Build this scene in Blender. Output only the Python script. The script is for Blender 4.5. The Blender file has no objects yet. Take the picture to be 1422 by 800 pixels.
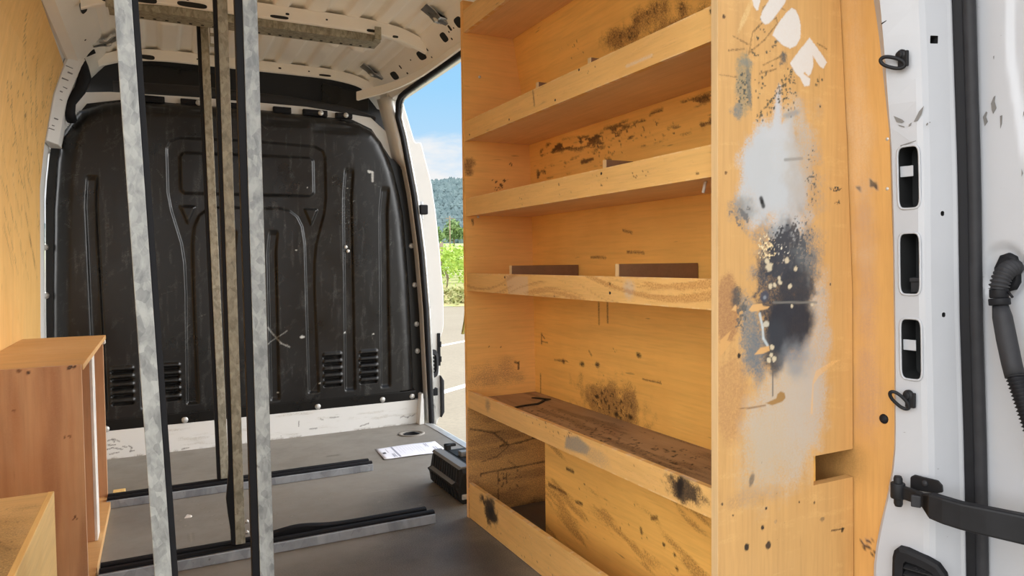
import bpy, bmesh, math, random
import numpy as np
from mathutils import Vector, Matrix

random.seed(7)
rng = np.random.default_rng(7)
SC = bpy.context.scene
COL = SC.collection

# ------------------------------------------------------------------ camera
# metres; X to the right of the van, Y towards its bulkhead, Z up from the load floor
FPX, EYE = 975.7, 0.85
YAW, PITCH, ROLL = (math.radians(v) for v in (26.68, -2.103, -0.6237))
_f = Vector((math.sin(YAW) * math.cos(PITCH), math.cos(YAW) * math.cos(PITCH), math.sin(PITCH)))
_r0 = Vector((math.cos(YAW), -math.sin(YAW), 0))
_u0 = _r0.cross(_f)
_r = _r0 * math.cos(ROLL) + _u0 * math.sin(ROLL)
_u = -_r0 * math.sin(ROLL) + _u0 * math.cos(ROLL)
cam_data = bpy.data.cameras.new('camera')
cam = bpy.data.objects.new('camera', cam_data)
COL.objects.link(cam)
cam.matrix_world = Matrix(((_r.x, _u.x, -_f.x, 0), (_r.y, _u.y, -_f.y, 0), (_r.z, _u.z, -_f.z, EYE), (0, 0, 0, 1)))
cam_data.sensor_width = 36
cam_data.lens = FPX / 1422 * 36
cam_data.clip_start = 0.02
cam_data.clip_end = 2000
SC.camera = cam


def at(x, y, axis, val):
    """the point where the sight line of a photo pixel meets the plane axis = val"""
    d = _f + _r * ((x - 711) / FPX) - _u * ((y - 400) / FPX)
    i = 'XYZ'.index(axis)
    o = Vector((0, 0, EYE))
    return o + d * ((val - o[i]) / d[i])


# ------------------------------------------------------------------ world, sun, exposure
def L8(v):
    v = v / 255.0
    return v / 12.92 if v <= 0.04045 else ((v + 0.055) / 1.055) ** 2.4


def rgb(r, g, b):
    return (L8(r), L8(g), L8(b))


SKY_STRENGTH = 1.0
REAR_FILL = 1.7
EAST_FILL = 6.5
WEST_FILL = 3.4
world = bpy.data.worlds.new('sky')
SC.world = world
world.use_nodes = True
nt = world.node_tree
nt.nodes.clear()
N, LK = nt.nodes.new, nt.links.new
wo = N('ShaderNodeOutputWorld'); bg = N('ShaderNodeBackground'); tc = N('ShaderNodeTexCoord')
sep = N('ShaderNodeSeparateXYZ'); LK(tc.outputs['Generated'], sep.inputs[0])
ramp = N('ShaderNodeValToRGB')
e = ramp.color_ramp.elements
e[0].position = 0.0; e[0].color = (*rgb(214, 230, 245), 1)
e[1].position = 1.0; e[1].color = (0.16, 0.36, 0.80, 1)
for p, c in ((0.12, rgb(196, 226, 250)), (0.24, rgb(160, 215, 254)), (0.5, rgb(140, 200, 250))):
    k = e.new(p); k.color = (*c, 1)
LK(sep.outputs['Z'], ramp.inputs[0])
mp = N('ShaderNodeMapping'); mp.inputs['Scale'].default_value = (1, 1, 2.6); mp.inputs['Location'].default_value = (0.35, 0.1, 0.2)
LK(tc.outputs['Generated'], mp.inputs[0])
cn = N('ShaderNodeTexNoise'); cn.inputs['Scale'].default_value = 3.2; cn.inputs['Detail'].default_value = 7; cn.inputs['Roughness'].default_value = 0.58
LK(mp.outputs[0], cn.inputs['Vector'])
# unseen fill cloud added to the south, behind the camera, a cloud bank low in the north
my = N('ShaderNodeMapRange'); my.inputs['From Min'].default_value = 0.35; my.inputs['From Max'].default_value = -0.5
my.inputs['To Min'].default_value = 0.0; my.inputs['To Max'].default_value = 0.42
LK(sep.outputs['Y'], my.inputs['Value'])
mr = N('ShaderNodeMapRange'); mr.interpolation_type = 'SMOOTHSTEP'
mr.inputs['From Min'].default_value = 0.52; mr.inputs['From Max'].default_value = 0.78
LK(sep.outputs['X'], mr.inputs['Value'])            # 0..1: unseen eastern sky, brightened as added fill through the side door
mz = N('ShaderNodeMapRange'); mz.interpolation_type = 'SMOOTHSTEP'
mz.inputs['From Min'].default_value = 0.24; mz.inputs['From Max'].default_value = 0.16
mz.inputs['To Min'].default_value = -0.22; mz.inputs['To Max'].default_value = 0.12
LK(sep.outputs['Z'], mz.inputs['Value'])
a1 = N('ShaderNodeMath'); a1.operation = 'ADD'; LK(my.outputs[0], a1.inputs[0]); LK(mz.outputs[0], a1.inputs[1])
a2 = N('ShaderNodeMath'); a2.operation = 'ADD'; LK(a1.outputs[0], a2.inputs[0]); LK(cn.outputs['Fac'], a2.inputs[1])
a3 = N('ShaderNodeMath'); a3.operation = 'MULTIPLY_ADD'; LK(mr.outputs[0], a3.inputs[0]); a3.inputs[1].default_value = 0.40; LK(a2.outputs[0], a3.inputs[2]); a2 = a3
cm = N('ShaderNodeMapRange'); cm.interpolation_type = 'SMOOTHSTEP'
cm.inputs['From Min'].default_value = 0.50; cm.inputs['From Max'].default_value = 0.66
LK(a2.outputs[0], cm.inputs['Value'])
cb = N('ShaderNodeMapRange'); cb.inputs['From Min'].default_value = 0.3; cb.inputs['From Max'].default_value = -0.3
cb.inputs['To Min'].default_value = 0.92; cb.inputs['To Max'].default_value = REAR_FILL
LK(sep.outputs['Y'], cb.inputs['Value'])
cr_ = N('ShaderNodeMath'); cr_.operation = 'MULTIPLY_ADD'; LK(mr.outputs[0], cr_.inputs[0]); cr_.inputs[1].default_value = EAST_FILL; LK(cb.outputs[0], cr_.inputs[2]); cb = cr_
mw = N('ShaderNodeMapRange'); mw.interpolation_type = 'SMOOTHSTEP'
mw.inputs['From Min'].default_value = -0.45; mw.inputs['From Max'].default_value = -0.75
LK(sep.outputs['X'], mw.inputs['Value'])            # 0..1: unseen western sky, brightened as added fill for the shelving
cw_ = N('ShaderNodeMath'); cw_.operation = 'MULTIPLY_ADD'; LK(mw.outputs[0], cw_.inputs[0]); cw_.inputs[1].default_value = WEST_FILL; LK(cb.outputs[0], cw_.inputs[2]); cb = cw_
a4 = N('ShaderNodeMath'); a4.operation = 'MULTIPLY_ADD'; LK(mw.outputs[0], a4.inputs[0]); a4.inputs[1].default_value = 0.30; LK(a2.outputs[0], a4.inputs[2]); LK(a4.outputs[0], cm.inputs['Value'])
cc = N('ShaderNodeCombineXYZ')
for i in range(3): LK(cb.outputs[0], cc.inputs[i])
mx = N('ShaderNodeMix'); mx.data_type = 'RGBA'
LK(cm.outputs[0], mx.inputs['Factor']); LK(ramp.outputs[0], mx.inputs[6]); LK(cc.outputs[0], mx.inputs[7])
LK(mx.outputs[2], bg.inputs[0]); bg.inputs[1].default_value = SKY_STRENGTH
LK(bg.outputs[0], wo.inputs[0])

sun_d = bpy.data.lights.new('sun', 'SUN'); sun_d.energy = 3.6; sun_d.angle = math.radians(0.6); sun_d.color = (1, 0.95, 0.86)
sun = bpy.data.objects.new('sun', sun_d); COL.objects.link(sun)
_to = Vector((-0.08, 0.34, 0.94)).normalized()        # direction towards the sun: high, ahead of the van
sun.rotation_euler = _to.to_track_quat('Z', 'Y').to_euler()
sun.location = (0, 10, 20)

SC.view_settings.view_transform = 'Standard'
SC.view_settings.look = 'None'
SC.view_settings.exposure = 0.0
SC.view_settings.gamma = 1
SC.view_settings.use_curve_mapping = False
try:
    SC.cycles.use_denoising = True
    SC.cycles.denoiser = 'OPENIMAGEDENOISE'
    SC.cycles.max_bounces = 14
    SC.cycles.diffuse_bounces = 12
    SC.cycles.sample_clamp_indirect = 8
except Exception:
    pass


# ------------------------------------------------------------------ materials
class NT:
    def __init__(s, name):
        s.m = bpy.data.materials.new(name); s.m.use_nodes = True
        s.t = s.m.node_tree; s.b = s.t.nodes['Principled BSDF']

    def n(s, kind, **kw):
        nd = s.t.nodes.new('ShaderNode' + kind)
        for k, v in kw.items(): setattr(nd, k, v)
        return nd

    def l(s, a, b): s.t.links.new(a, b)

    def coord(s, scale=(1, 1, 1), loc=(0, 0, 0)):
        t = s.n('TexCoord'); m = s.n('Mapping')
        m.inputs['Scale'].default_value = scale; m.inputs['Location'].default_value = loc
        s.l(t.outputs['Object'], m.inputs[0]); return m.outputs[0]

    def noise(s, vec, scale, detail=4, rough=0.55, dist=0.0):
        x = s.n('TexNoise'); x.inputs['Scale'].default_value = scale; x.inputs['Detail'].default_value = detail
        x.inputs['Roughness'].default_value = rough; x.inputs['Distortion'].default_value = dist
        s.l(vec, x.inputs['Vector']); return x.outputs['Fac']

    def rng(s, v, a, b, c=0.0, d=1.0, smooth=False):
        x = s.n('MapRange')
        if smooth: x.interpolation_type = 'SMOOTHSTEP'
        for k, val in zip(('From Min', 'From Max', 'To Min', 'To Max'), (a, b, c, d)): x.inputs[k].default_value = val
        s.l(v, x.inputs['Value']); return x.outputs[0]

    def math(s, op, a, b):
        x = s.n('Math', operation=op)
        for i, v in enumerate((a, b)):
            if isinstance(v, (int, float)): x.inputs[i].default_value = v
            else: s.l(v, x.inputs[i])
        return x.outputs[0]

    def mix(s, fac, a, b):
        x = s.n('Mix', data_type='RGBA')
        for sock, v in ((x.inputs['Factor'], fac), (x.inputs[6], a), (x.inputs[7], b)):
            if isinstance(v, tuple): sock.default_value = (*v, 1)
            elif isinstance(v, (int, float)): sock.default_value = v
            else: s.l(v, sock)
        return x.outputs[2]

    def stains(s, col, k=0.9, scale=260):
        a = s.n('Attribute', attribute_name='stain'); c = s.n('Attribute', attribute_name='cover')
        nz = s.rng(s.noise(s.coord(), scale, 3, 0.7), 0.3, 0.7, -0.5, 0.5)
        inv = s.math('SUBTRACT', 1.0, c.outputs['Fac'])
        w = s.math('MULTIPLY', s.math('MULTIPLY', c.outputs['Fac'], inv), 4 * k)
        f = s.math('ADD', c.outputs['Fac'], s.math('MULTIPLY', w, nz))
        f = s.rng(f, 0, 1)
        return s.mix(f, col, a.outputs['Color'])

    def out(s, col, rough=0.5, metal=0.0, bump=None, bs=0.1, spec=None):
        if isinstance(col, tuple): s.b.inputs['Base Color'].default_value = (*col, 1)
        else: s.l(col, s.b.inputs['Base Color'])
        if isinstance(rough, (int, float)): s.b.inputs['Roughness'].default_value = rough
        else: s.l(rough, s.b.inputs['Roughness'])
        s.b.inputs['Metallic'].default_value = metal
        if spec is not None: s.b.inputs['Specular IOR Level'].default_value = spec
        if bump is not None:
            bp = s.n('Bump'); bp.inputs['Strength'].default_value = bs; bp.inputs['Distance'].default_value = 0.002
            s.l(bump, bp.inputs['Height']); s.l(bp.outputs[0], s.b.inputs['Normal'])
        return s.m


def ply(name, base, axis='Z', dark=0.72, rough=0.5, speck=0.5, patch=0.35, grit=0.9):
    """birch plywood: long faint grain along one axis, patchy tone, specks and scuffs, plus painted-on stains"""
    s = NT(name)
    sc = {'X': (1.6, 26, 26), 'Y': (26, 1.6, 26), 'Z': (26, 26, 1.6)}[axis]
    g = s.noise(s.coord(sc), 1.0, 6, 0.62, 0.4)
    fine = s.noise(s.coord(tuple(v * 5 for v in sc)), 1.0, 3, 0.6)
    big = s.noise(s.coord(), 3.1, 4, 0.6)
    b2 = tuple(v * dark for v in base)
    hi = tuple(min(1, v * 1.14) for v in base)
    c = s.mix(s.rng(g, 0.35, 0.68), hi, base)
    c = s.mix(s.rng(fine, 0.45, 0.75, 0, 0.35), c, b2)
    c = s.mix(s.rng(big, 0.45, 0.72, 0, patch), c, tuple(v * f for v, f in zip(base, (0.82, 0.70, 0.55))))
    sp = s.noise(s.coord(tuple(9 if v < 5 else 60 for v in sc)), 1.0, 2, 0.5)
    c = s.mix(s.rng(sp, 0.72, 0.78, 0, speck), c, (0.05, 0.03, 0.02))
    c = s.stains(c, grit)
    return s.out(c, s.rng(big, 0.3, 0.7, rough - 0.06, rough + 0.1), 0, fine, 0.12)


def simple(name, col, rough=0.5, metal=0.0, var=0.12, scale=14, bump=0.0, spec=None):
    s = NT(name)
    n1 = s.noise(s.coord(), scale, 5, 0.6)
    c = s.mix(s.rng(n1, 0.3, 0.7), tuple(v * (1 - var) for v in col), tuple(min(1, v * (1 + var)) for v in col))
    c = s.stains(c)
    return s.out(c, s.rng(n1, 0.3, 0.7, max(0.03, rough - 0.07), min(1, rough + 0.07)), metal, n1 if bump else None, bump, spec)


def paint_metal(name, col, rough=0.35, marks=0.5):
    """white vehicle paint with a few chips and rubbed-on marks"""
    s = NT(name)
    n1 = s.noise(s.coord(), 5, 4, 0.6)
    c = s.mix(s.rng(n1, 0.3, 0.7), tuple(v * 0.95 for v in col), col)
    ch = s.noise(s.coord((1, 1, 2.4)), 34, 3, 0.55)
    c = s.mix(s.rng(ch, 0.745, 0.77, 0, marks), c, (0.06, 0.055, 0.05))
    c = s.stains(c)
    return s.out(c, rough, 0, None)


def galv(name, a, b, metal=0.45, rough=0.45, scale=42):
    s = NT(name)
    v = s.n('TexVoronoi'); v.inputs['Scale'].default_value = scale
    co = s.coord((1, 1, 0.55)); n0 = s.noise(co, scale * 0.5, 4, 0.65, 0.6)
    s.l(co, v.inputs['Vector'])
    sp = s.n('SeparateColor'); s.l(v.outputs['Color'], sp.inputs[0])
    f = s.math('ADD', s.math('MULTIPLY', n0, 0.8), s.math('MULTIPLY', sp.outputs[0], 0.22))
    c = s.mix(s.rng(f, 0.32, 0.68), a, b)
    d = s.noise(s.coord(), 70, 2, 0.5)
    c = s.mix(s.rng(d, 0.74, 0.78, 0, 0.55), c, (0.07, 0.06, 0.05))
    return s.out(c, s.rng(f, 0.3, 0.7, rough - 0.1, rough + 0.1), metal, n0, 0.08)


M = {}
WOOD = (0.66, 0.385, 0.135)
M['ply_end'] = ply('pale birch ply', (0.57, 0.325, 0.115), 'Z', speck=0.25, patch=0.2)
M['ply_in'] = ply('amber birch ply', (0.80, 0.46, 0.115), 'Y', speck=0.6)
M['ply_lip'] = ply('worn birch ply', (0.71, 0.43, 0.15), 'Y', speck=0.4)
M['ply_far'] = ply('shelf end ply', (0.78, 0.43, 0.125), 'X', speck=0.5)
M['ply_wall'] = ply('lining ply', (0.76, 0.455, 0.155), 'Z', speck=0.6, patch=0.3)
M['ply_rwall'] = ply('lining ply honey', (0.56, 0.305, 0.095), 'Z', speck=0.3, patch=0.4, grit=0.35)
M['ply_side'] = ply('reddish ply', (0.55, 0.315, 0.165), 'Z', speck=0.2, patch=0.5, grit=0.15)
M['ply_top'] = ply('cabinet top ply', (0.60, 0.35, 0.14), 'X', speck=0.2)
M['ply_box'] = ply('yellow ply', (0.78, 0.53, 0.21), 'Y', speck=0.2)
M['ply_boxtop'] = ply('soiled yellow ply', (0.66, 0.45, 0.20), 'X', speck=0.3, patch=0.7)
M['board_worn'] = ply('dirty shelf board', (0.36, 0.24, 0.14), 'Y', speck=0.8, patch=0.6)
M['board_dark'] = ply('grimy floor board', (0.10, 0.08, 0.065), 'Y', speck=0.6)
M['film_board'] = ply('brown film board', (0.17, 0.085, 0.04), 'Y', speck=0.1)
M['under_board'] = ply('shelf underside', (0.70, 0.46, 0.23), 'Y', speck=0.2)
M['edge'] = ply('ply edge', (0.62, 0.43, 0.22), 'Z', speck=0.5)
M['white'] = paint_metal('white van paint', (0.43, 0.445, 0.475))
M['white_in'] = paint_metal('white interior paint', (0.72, 0.71, 0.68), 0.45, 0.25)
M['cream'] = paint_metal('cream roof paint', (0.92, 0.895, 0.84), 0.42, 0.0)
M['white_sill'] = paint_metal('scratched white paint', (0.74, 0.745, 0.73), 0.45, 0.9)
M['black_plastic'] = simple('black moulded plastic', (0.0098, 0.0094, 0.0092), 0.32, 0, 0.25, 5, 0, 0.38)
M['black_foam'] = simple('black foam', (0.022, 0.022, 0.024), 0.8, 0, 0.2, 20)
M['rubber'] = simple('black rubber', (0.0075, 0.0078, 0.010), 0.6, 0, 0.3, 40, 0, 0.22)
M['rubber_grey'] = simple('grey black rubber', (0.027, 0.0275, 0.031), 0.55, 0, 0.2, 30, 0, 0.22)
M['steel_black'] = simple('black steel', (0.012, 0.0125, 0.0145), 0.5, 0.0, 0.25, 20, 0, 0.22)
M['hole_shade'] = simple('painted hole shade', (0.012, 0.013, 0.014), 0.8, 0, 0.2, 20)  # near-black stands in for the shade inside holes and slots
M['bolt'] = simple('zinc bolt', (0.55, 0.55, 0.53), 0.4, 0.5, 0.2, 90)
M['zinc'] = simple('zinc sheet', (0.42, 0.43, 0.43), 0.32, 0.8, 0.25, 30)
M['galv'] = galv('galvanised steel', (0.20, 0.21, 0.212), (0.43, 0.445, 0.435), 0.3, 0.5, 105)
M['galv_warm'] = galv('dull galvanised steel', (0.20, 0.185, 0.135), (0.42, 0.40, 0.32), 0.3, 0.5, 110)
M['galv_rail'] = galv('smooth galvanised steel', (0.25, 0.27, 0.30), (0.42, 0.45, 0.49), 0.4, 0.42, 30)
M['laminate'] = simple('white laminate', (0.78, 0.74, 0.68), 0.4)
M['paper'] = simple('paper', (0.80, 0.81, 0.88), 0.7, 0, 0.02)
M['ink'] = simple('grey print', (0.33, 0.34, 0.42), 0.7)
M['ink_dark'] = simple('dark print', (0.04, 0.04, 0.06), 0.7)
M['case'] = simple('dark grey ribbed plastic', (0.014, 0.014, 0.0145), 0.55, 0, 0.3, 30, 0, 0.2)
M['cup'] = simple('grey cup', (0.20, 0.18, 0.15), 0.5)
M['case_edge'] = simple('worn plastic edge', (0.17, 0.175, 0.18), 0.45)
M['vent'] = simple('satin black plastic', (0.03, 0.03, 0.032), 0.3)
M['scuff'] = simple('rubbed grey mark', (0.16, 0.155, 0.15), 0.6)
M['alu'] = simple('aluminium sill', (0.50, 0.50, 0.49), 0.45, 0.4, 0.1, 20)
M['strap'] = simple('yellow webbing', (0.45, 0.42, 0.12), 0.7)


def floor_mat():
    s = NT('grey brown load floor')
    n1 = s.noise(s.coord(), 1.6, 5, 0.6); n2 = s.noise(s.coord(), 9, 6, 0.65)
    c = s.mix(s.rng(n1, 0.3, 0.7), (0.185, 0.168, 0.144), (0.255, 0.235, 0.205))
    c = s.mix(s.rng(n2, 0.48, 0.75, 0, 0.35), c, (0.17, 0.155, 0.13))
    dust = s.noise(s.coord((1.2, 14, 1)), 2.2, 5, 0.7, 0.8)
    c = s.mix(s.rng(dust, 0.66, 0.78, 0, 0.3), c, (0.42, 0.39, 0.33))
    v = s.noise(s.coord((30, 2, 1)), 2.0, 3, 0.6, 1.5)
    c = s.mix(s.rng(v, 0.70, 0.76, 0, 0.25), c, (0.36, 0.34, 0.30))
    c = s.stains(c)
    return s.out(c, s.rng(n2, 0.3, 0.7, 0.42, 0.6), 0, n2, 0.05)


def gravel_mat():
    s = NT('pale worn asphalt')
    n1 = s.noise(s.coord(), 0.35, 4, 0.6); n2 = s.noise(s.coord(), 22, 4, 0.8)
    c = s.mix(s.rng(n1, 0.3, 0.7), (0.23, 0.195, 0.14), (0.28, 0.24, 0.175))
    c = s.mix(s.rng(n2, 0.42, 0.68, 0, 0.55), c, (0.17, 0.145, 0.11))
    return s.out(c, 0.9, 0, n2, 0.3)


def leaf_mat(name, a, b, scale=1.5):
    s = NT(name)
    n1 = s.noise(s.coord(), scale, 3, 0.7)
    c = s.mix(s.rng(n1, 0.3, 0.7), a, b)
    m = s.out(c, 0.75)
    return m


M['floor'] = floor_mat()
M['gravel'] = gravel_mat()
M['line'] = simple('white road paint', (0.74, 0.72, 0.68), 0.8, 0, 0.1, 30)
M['verge'] = leaf_mat('dry grass', (0.42, 0.36, 0.17), (0.27, 0.33, 0.10), 2.5)
M['meadow'] = leaf_mat('meadow', (0.30, 0.36, 0.12), (0.40, 0.42, 0.17), 0.2)
M['vine'] = leaf_mat('vine leaves', (0.24, 0.40, 0.05), (0.48, 0.62, 0.12), 2.0)
M['bush'] = leaf_mat('bush leaves', (0.10, 0.19, 0.07), (0.24, 0.34, 0.12), 0.4)
M['forest'] = leaf_mat('haze tinted forest', (0.06, 0.105, 0.115), (0.11, 0.165, 0.165), 0.10)  # blue tint puts distance haze into the leaf colour
M['wood_post'] = simple('weathered post', (0.22, 0.17, 0.12), 0.8)


# ------------------------------------------------------------------ mesh helpers
class MB:
    """collects shapes and links them as one mesh object"""
    def __init__(s): s.v = []; s.f = []; s.mi = []; s.sm = []; s.cur = 0

    def add(s, vs, fs, smooth=False):
        o = len(s.v); s.v += [tuple(p) for p in vs]
        for f in fs: s.f.append([i + o for i in f]); s.mi.append(s.cur); s.sm.append(smooth)
        return s

    def box(s, x0, x1, y0, y1, z0, z1):
        vs = [(x, y, z) for x in (x0, x1) for y in (y0, y1) for z in (z0, z1)]
        return s.add(vs, [(0, 1, 3, 2), (4, 6, 7, 5), (0, 4, 5, 1), (2, 3, 7, 6), (0, 2, 6, 4), (1, 5, 7, 3)])

    def obox(s, c, ax, ay, az):
        """box from its centre and three half-axis vectors"""
        c, ax, ay, az = (Vector(v) for v in (c, ax, ay, az))
        vs = [c + ax * i + ay * j + az * k for i in (-1, 1) for j in (-1, 1) for k in (-1, 1)]
        return s.add(vs, [(0, 1, 3, 2), (4, 6, 7, 5), (0, 4, 5, 1), (2, 3, 7, 6), (0, 2, 6, 4), (1, 5, 7, 3)])

    def prism(s, poly, d, smooth=False):
        """closed outline (3-D points) swept by the vector d"""
        n = len(poly); d = Vector(d); p = [Vector(q) for q in poly]
        fs = [tuple(range(n))[::-1], tuple(range(n, 2 * n))]
        s.add(p + [q + d for q in p], fs)
        o = len(s.v) - 2 * n
        for i in range(n):
            j = (i + 1) % n
            s.f.append([o + i, o + j, o + n + j, o + n + i]); s.mi.append(s.cur); s.sm.append(smooth)
        return s

    def sweep(s, rows, closed=True, caps=True, smooth=False):
        """skin through rows of points"""
        n = len(rows[0]); vs = [p for r in rows for p in r]; fs = []
        for k in range(len(rows) - 1):
            for i in range(n if closed else n - 1):
                j = (i + 1) % n
                fs.append((k * n + i, k * n + j, (k + 1) * n + j, (k + 1) * n + i))
        s.add(vs, fs, smooth)
        if caps and closed:
            o = len(s.v) - len(vs)
            s.f.append([o + i for i in range(n)][::-1]); s.mi.append(s.cur); s.sm.append(False)
            s.f.append([o + (len(rows) - 1) * n + i for i in range(n)]); s.mi.append(s.cur); s.sm.append(False)
        return s

    def tube(s, path, r, n=10, closed=False):
        path = [Vector(p) for p in path]; m = len(path); rows = []
        up = Vector((0.31, 0.17, 0.93))
        prev = None
        for i, p in enumerate(path):
            a = path[(i - 1) % m] if (i > 0 or closed) else p
            b = path[(i + 1) % m] if (i < m - 1 or closed) else p
            t = (b - a).normalized()
            if prev is None: u = t.cross(up).normalized()
            else: u = (prev - t * prev.dot(t)).normalized()
            prev = u; w = t.cross(u)
            rr = r[i] if isinstance(r, (list, tuple)) else r
            rows.append([p + (u * math.cos(q) + w * math.sin(q)) * rr for q in (2 * math.pi * k / n for k in range(n))])
        if closed: rows.append(rows[0])
        return s.sweep(rows, True, not closed, True)

    def lathe(s, c, axis, prof, n=14):
        """profile of (radius, height) turned about an axis through c"""
        axis = Vector(axis).normalized(); u = axis.orthogonal().normalized(); w = axis.cross(u); c = Vector(c)
        rows = [[c + axis * h + (u * math.cos(q) + w * math.sin(q)) * r for q in (2 * math.pi * k / n for k in range(n))] for r, h in prof]
        return s.sweep(rows, True, True, True)

    def build(s, name, mat, parent=None, bevel=0.0, seg=2):
        me = bpy.data.meshes.new(name); me.from_pydata(s.v, [], s.f); me.validate()
        mats = mat if isinstance(mat, (list, tuple)) else [mat]
        for m in mats: me.materials.append(m)
        if len(me.polygons) == len(s.mi):
            me.polygons.foreach_set('material_index', s.mi); me.polygons.foreach_set('use_smooth', s.sm)
        bm = bmesh.new(); bm.from_mesh(me); bmesh.ops.recalc_face_normals(bm, faces=bm.faces); bm.to_mesh(me); bm.free()
        return link(name, me, parent, bevel, seg)


def link(name, me, parent=None, bevel=0.0, seg=2):
    o = bpy.data.objects.new(name, me); COL.objects.link(o)
    if parent is not None:
        o.parent = parent
        o.matrix_parent_inverse = parent_matrix(parent).inverted()
    if bevel:
        b = o.modifiers.new('bevel', 'BEVEL'); b.width = bevel; b.segments = seg; b.limit_method = 'ANGLE'; b.angle_limit = math.radians(40)
    return o


def parent_matrix(o):
    m = Matrix.LocRotScale(o.location, o.rotation_euler, o.scale)
    return parent_matrix(o.parent) @ o.matrix_parent_inverse @ m if o.parent else m


def tag(o, label, cat=None, group=None, kind=None):
    o['label'] = label
    if cat: o['category'] = cat
    if group: o['group'] = group
    if kind: o['kind'] = kind
    return o


def thing(name, loc, label, cat, group=None, kind=None):
    o = bpy.data.objects.new(name, None); COL.objects.link(o); o.location = loc; o.empty_display_size = 0.05
    return tag(o, label, cat, group, kind)


def struct(o, label=None):
    o['kind'] = 'structure'
    if label: o['label'] = label
    return o


# --- noise and painted stains on fine grids
def _hash(i, j, s):
    n = (i * 374761393 + j * 668265263 + s * 974634777) & 0x7fffffff
    n = ((n ^ (n >> 13)) * 1274126177) & 0x7fffffff
    return ((n ^ (n >> 16)) & 0xffff) / 65535.0


def vn(x, y, s=0):
    xi = np.floor(x).astype(np.int64); yi = np.floor(y).astype(np.int64)
    fx = x - xi; fy = y - yi; fx = fx * fx * (3 - 2 * fx); fy = fy * fy * (3 - 2 * fy)
    a = _hash(xi, yi, s); b = _hash(xi + 1, yi, s); c = _hash(xi, yi + 1, s); d = _hash(xi + 1, yi + 1, s)
    return (a * (1 - fx) + b * fx) * (1 - fy) + (c * (1 - fx) + d * fx) * fy


def fbm(x, y, s=0, o=4):
    t = 0; a = 0.5; w = 0
    for k in range(o):
        t = t + a * vn(x * 2 ** k, y * 2 ** k, s + k); w += a; a *= 0.55
    return t / w


def sstep(a, b, x):
    t = np.clip((x - a) / (b - a), 0, 1); return t * t * (3 - 2 * t)


def sdf(poly, x, z):
    """signed distance to a closed outline, positive inside"""
    p = np.array(poly, float); q = np.roll(p, -1, 0); best = np.full(x.shape, 1e9); ins = np.zeros(x.shape, bool)
    for (ax, az), (bx, bz) in zip(p, q):
        ex, ez = bx - ax, bz - az; L2 = ex * ex + ez * ez + 1e-12
        t = np.clip(((x - ax) * ex + (z - az) * ez) / L2, 0, 1)
        best = np.minimum(best, (x - ax - t * ex) ** 2 + (z - az - t * ez) ** 2)
        c = ((az > z) != (bz > z))
        with np.errstate(divide='ignore', invalid='ignore'):
            xx = ax + (z - az) / (ez if abs(ez) > 1e-12 else 1e-12) * ex
        ins ^= c & (x < xx)
    d = np.sqrt(best)
    return np.where(ins, d, -d)


def seg_d(x, z, ax, az, bx, bz):
    ex, ez = bx - ax, bz - az; t = np.clip(((x - ax) * ex + (z - az) * ez) / (ex * ex + ez * ez + 1e-12), 0, 1)
    return np.hypot(x - ax - t * ex, z - az - t * ez)


class Paint:
    def __init__(s, a, b): s.a = a; s.b = b; s.c = np.zeros(a.shape + (3,)); s.w = np.zeros(a.shape)

    def over(s, m, col):
        m = np.clip(m, 0, 1); nw = 1 - (1 - s.w) * (1 - m)
        s.c = np.where(nw[..., None] > 1e-6, (s.c * (s.w * (1 - m))[..., None] + np.array(rgb(*col)) * m[..., None]) / np.maximum(nw, 1e-6)[..., None], s.c)
        s.w = nw; return s

    def blob(s, ca, cb, ra, rb, col, k=1.0, soft=0.5, rough=0.5, sc=30, seed=0, rot=0.0):
        da, db = s.a - ca, s.b - cb
        if rot: da, db = da * math.cos(rot) + db * math.sin(rot), -da * math.sin(rot) + db * math.cos(rot)
        d = np.sqrt((da / ra) ** 2 + (db / rb) ** 2) + rough * (fbm(s.a * sc, s.b * sc, seed) - 0.5) * 2
        return s.over(k * (1 - sstep(1 - soft, 1 + soft * 0.6, d)), col)

    def speck(s, ca, cb, ra, rb, col, dens=0.35, sc=160, seed=0, k=1.0):
        d = np.sqrt(((s.a - ca) / ra) ** 2 + ((s.b - cb) / rb) ** 2)
        n = vn(s.a * sc, s.b * sc, seed) * 0.7 + vn(s.a * sc * 2.1, s.b * sc * 2.1, seed + 5) * 0.3
        th = 1 - dens * (1 - sstep(0.3, 1.1, d))
        return s.over(k * sstep(th, th + 0.06, n) * (d < 1.15), col)

    def stroke(s, pts, w, col, k=1.0):
        for (a0, b0), (a1, b1) in zip(pts, pts[1:]):
            s.over(k * (1 - sstep(w * 0.5, w * 1.4, seg_d(s.a, s.b, a0, b0, a1, b1))), col)
        return s

    def poly(s, pts, col, k=1.0, soft=0.002):
        return s.over(k * sstep(-soft, soft, sdf(pts, s.a, s.b)), col)

    def put(s, me, idx=None):
        w = s.w.ravel(); c = s.c.reshape(-1, 3); n = len(me.vertices)
        W = np.zeros(n); Cc = np.ones((n, 4)); W[:len(w)] = w; Cc[:len(w), :3] = c
        if idx is not None: pass
        me.attributes.new('cover', 'FLOAT', 'POINT').data.foreach_set('value', W.astype(np.float32))
        me.attributes.new('stain', 'FLOAT_COLOR', 'POINT').data.foreach_set('color', Cc.astype(np.float32).ravel())


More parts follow.
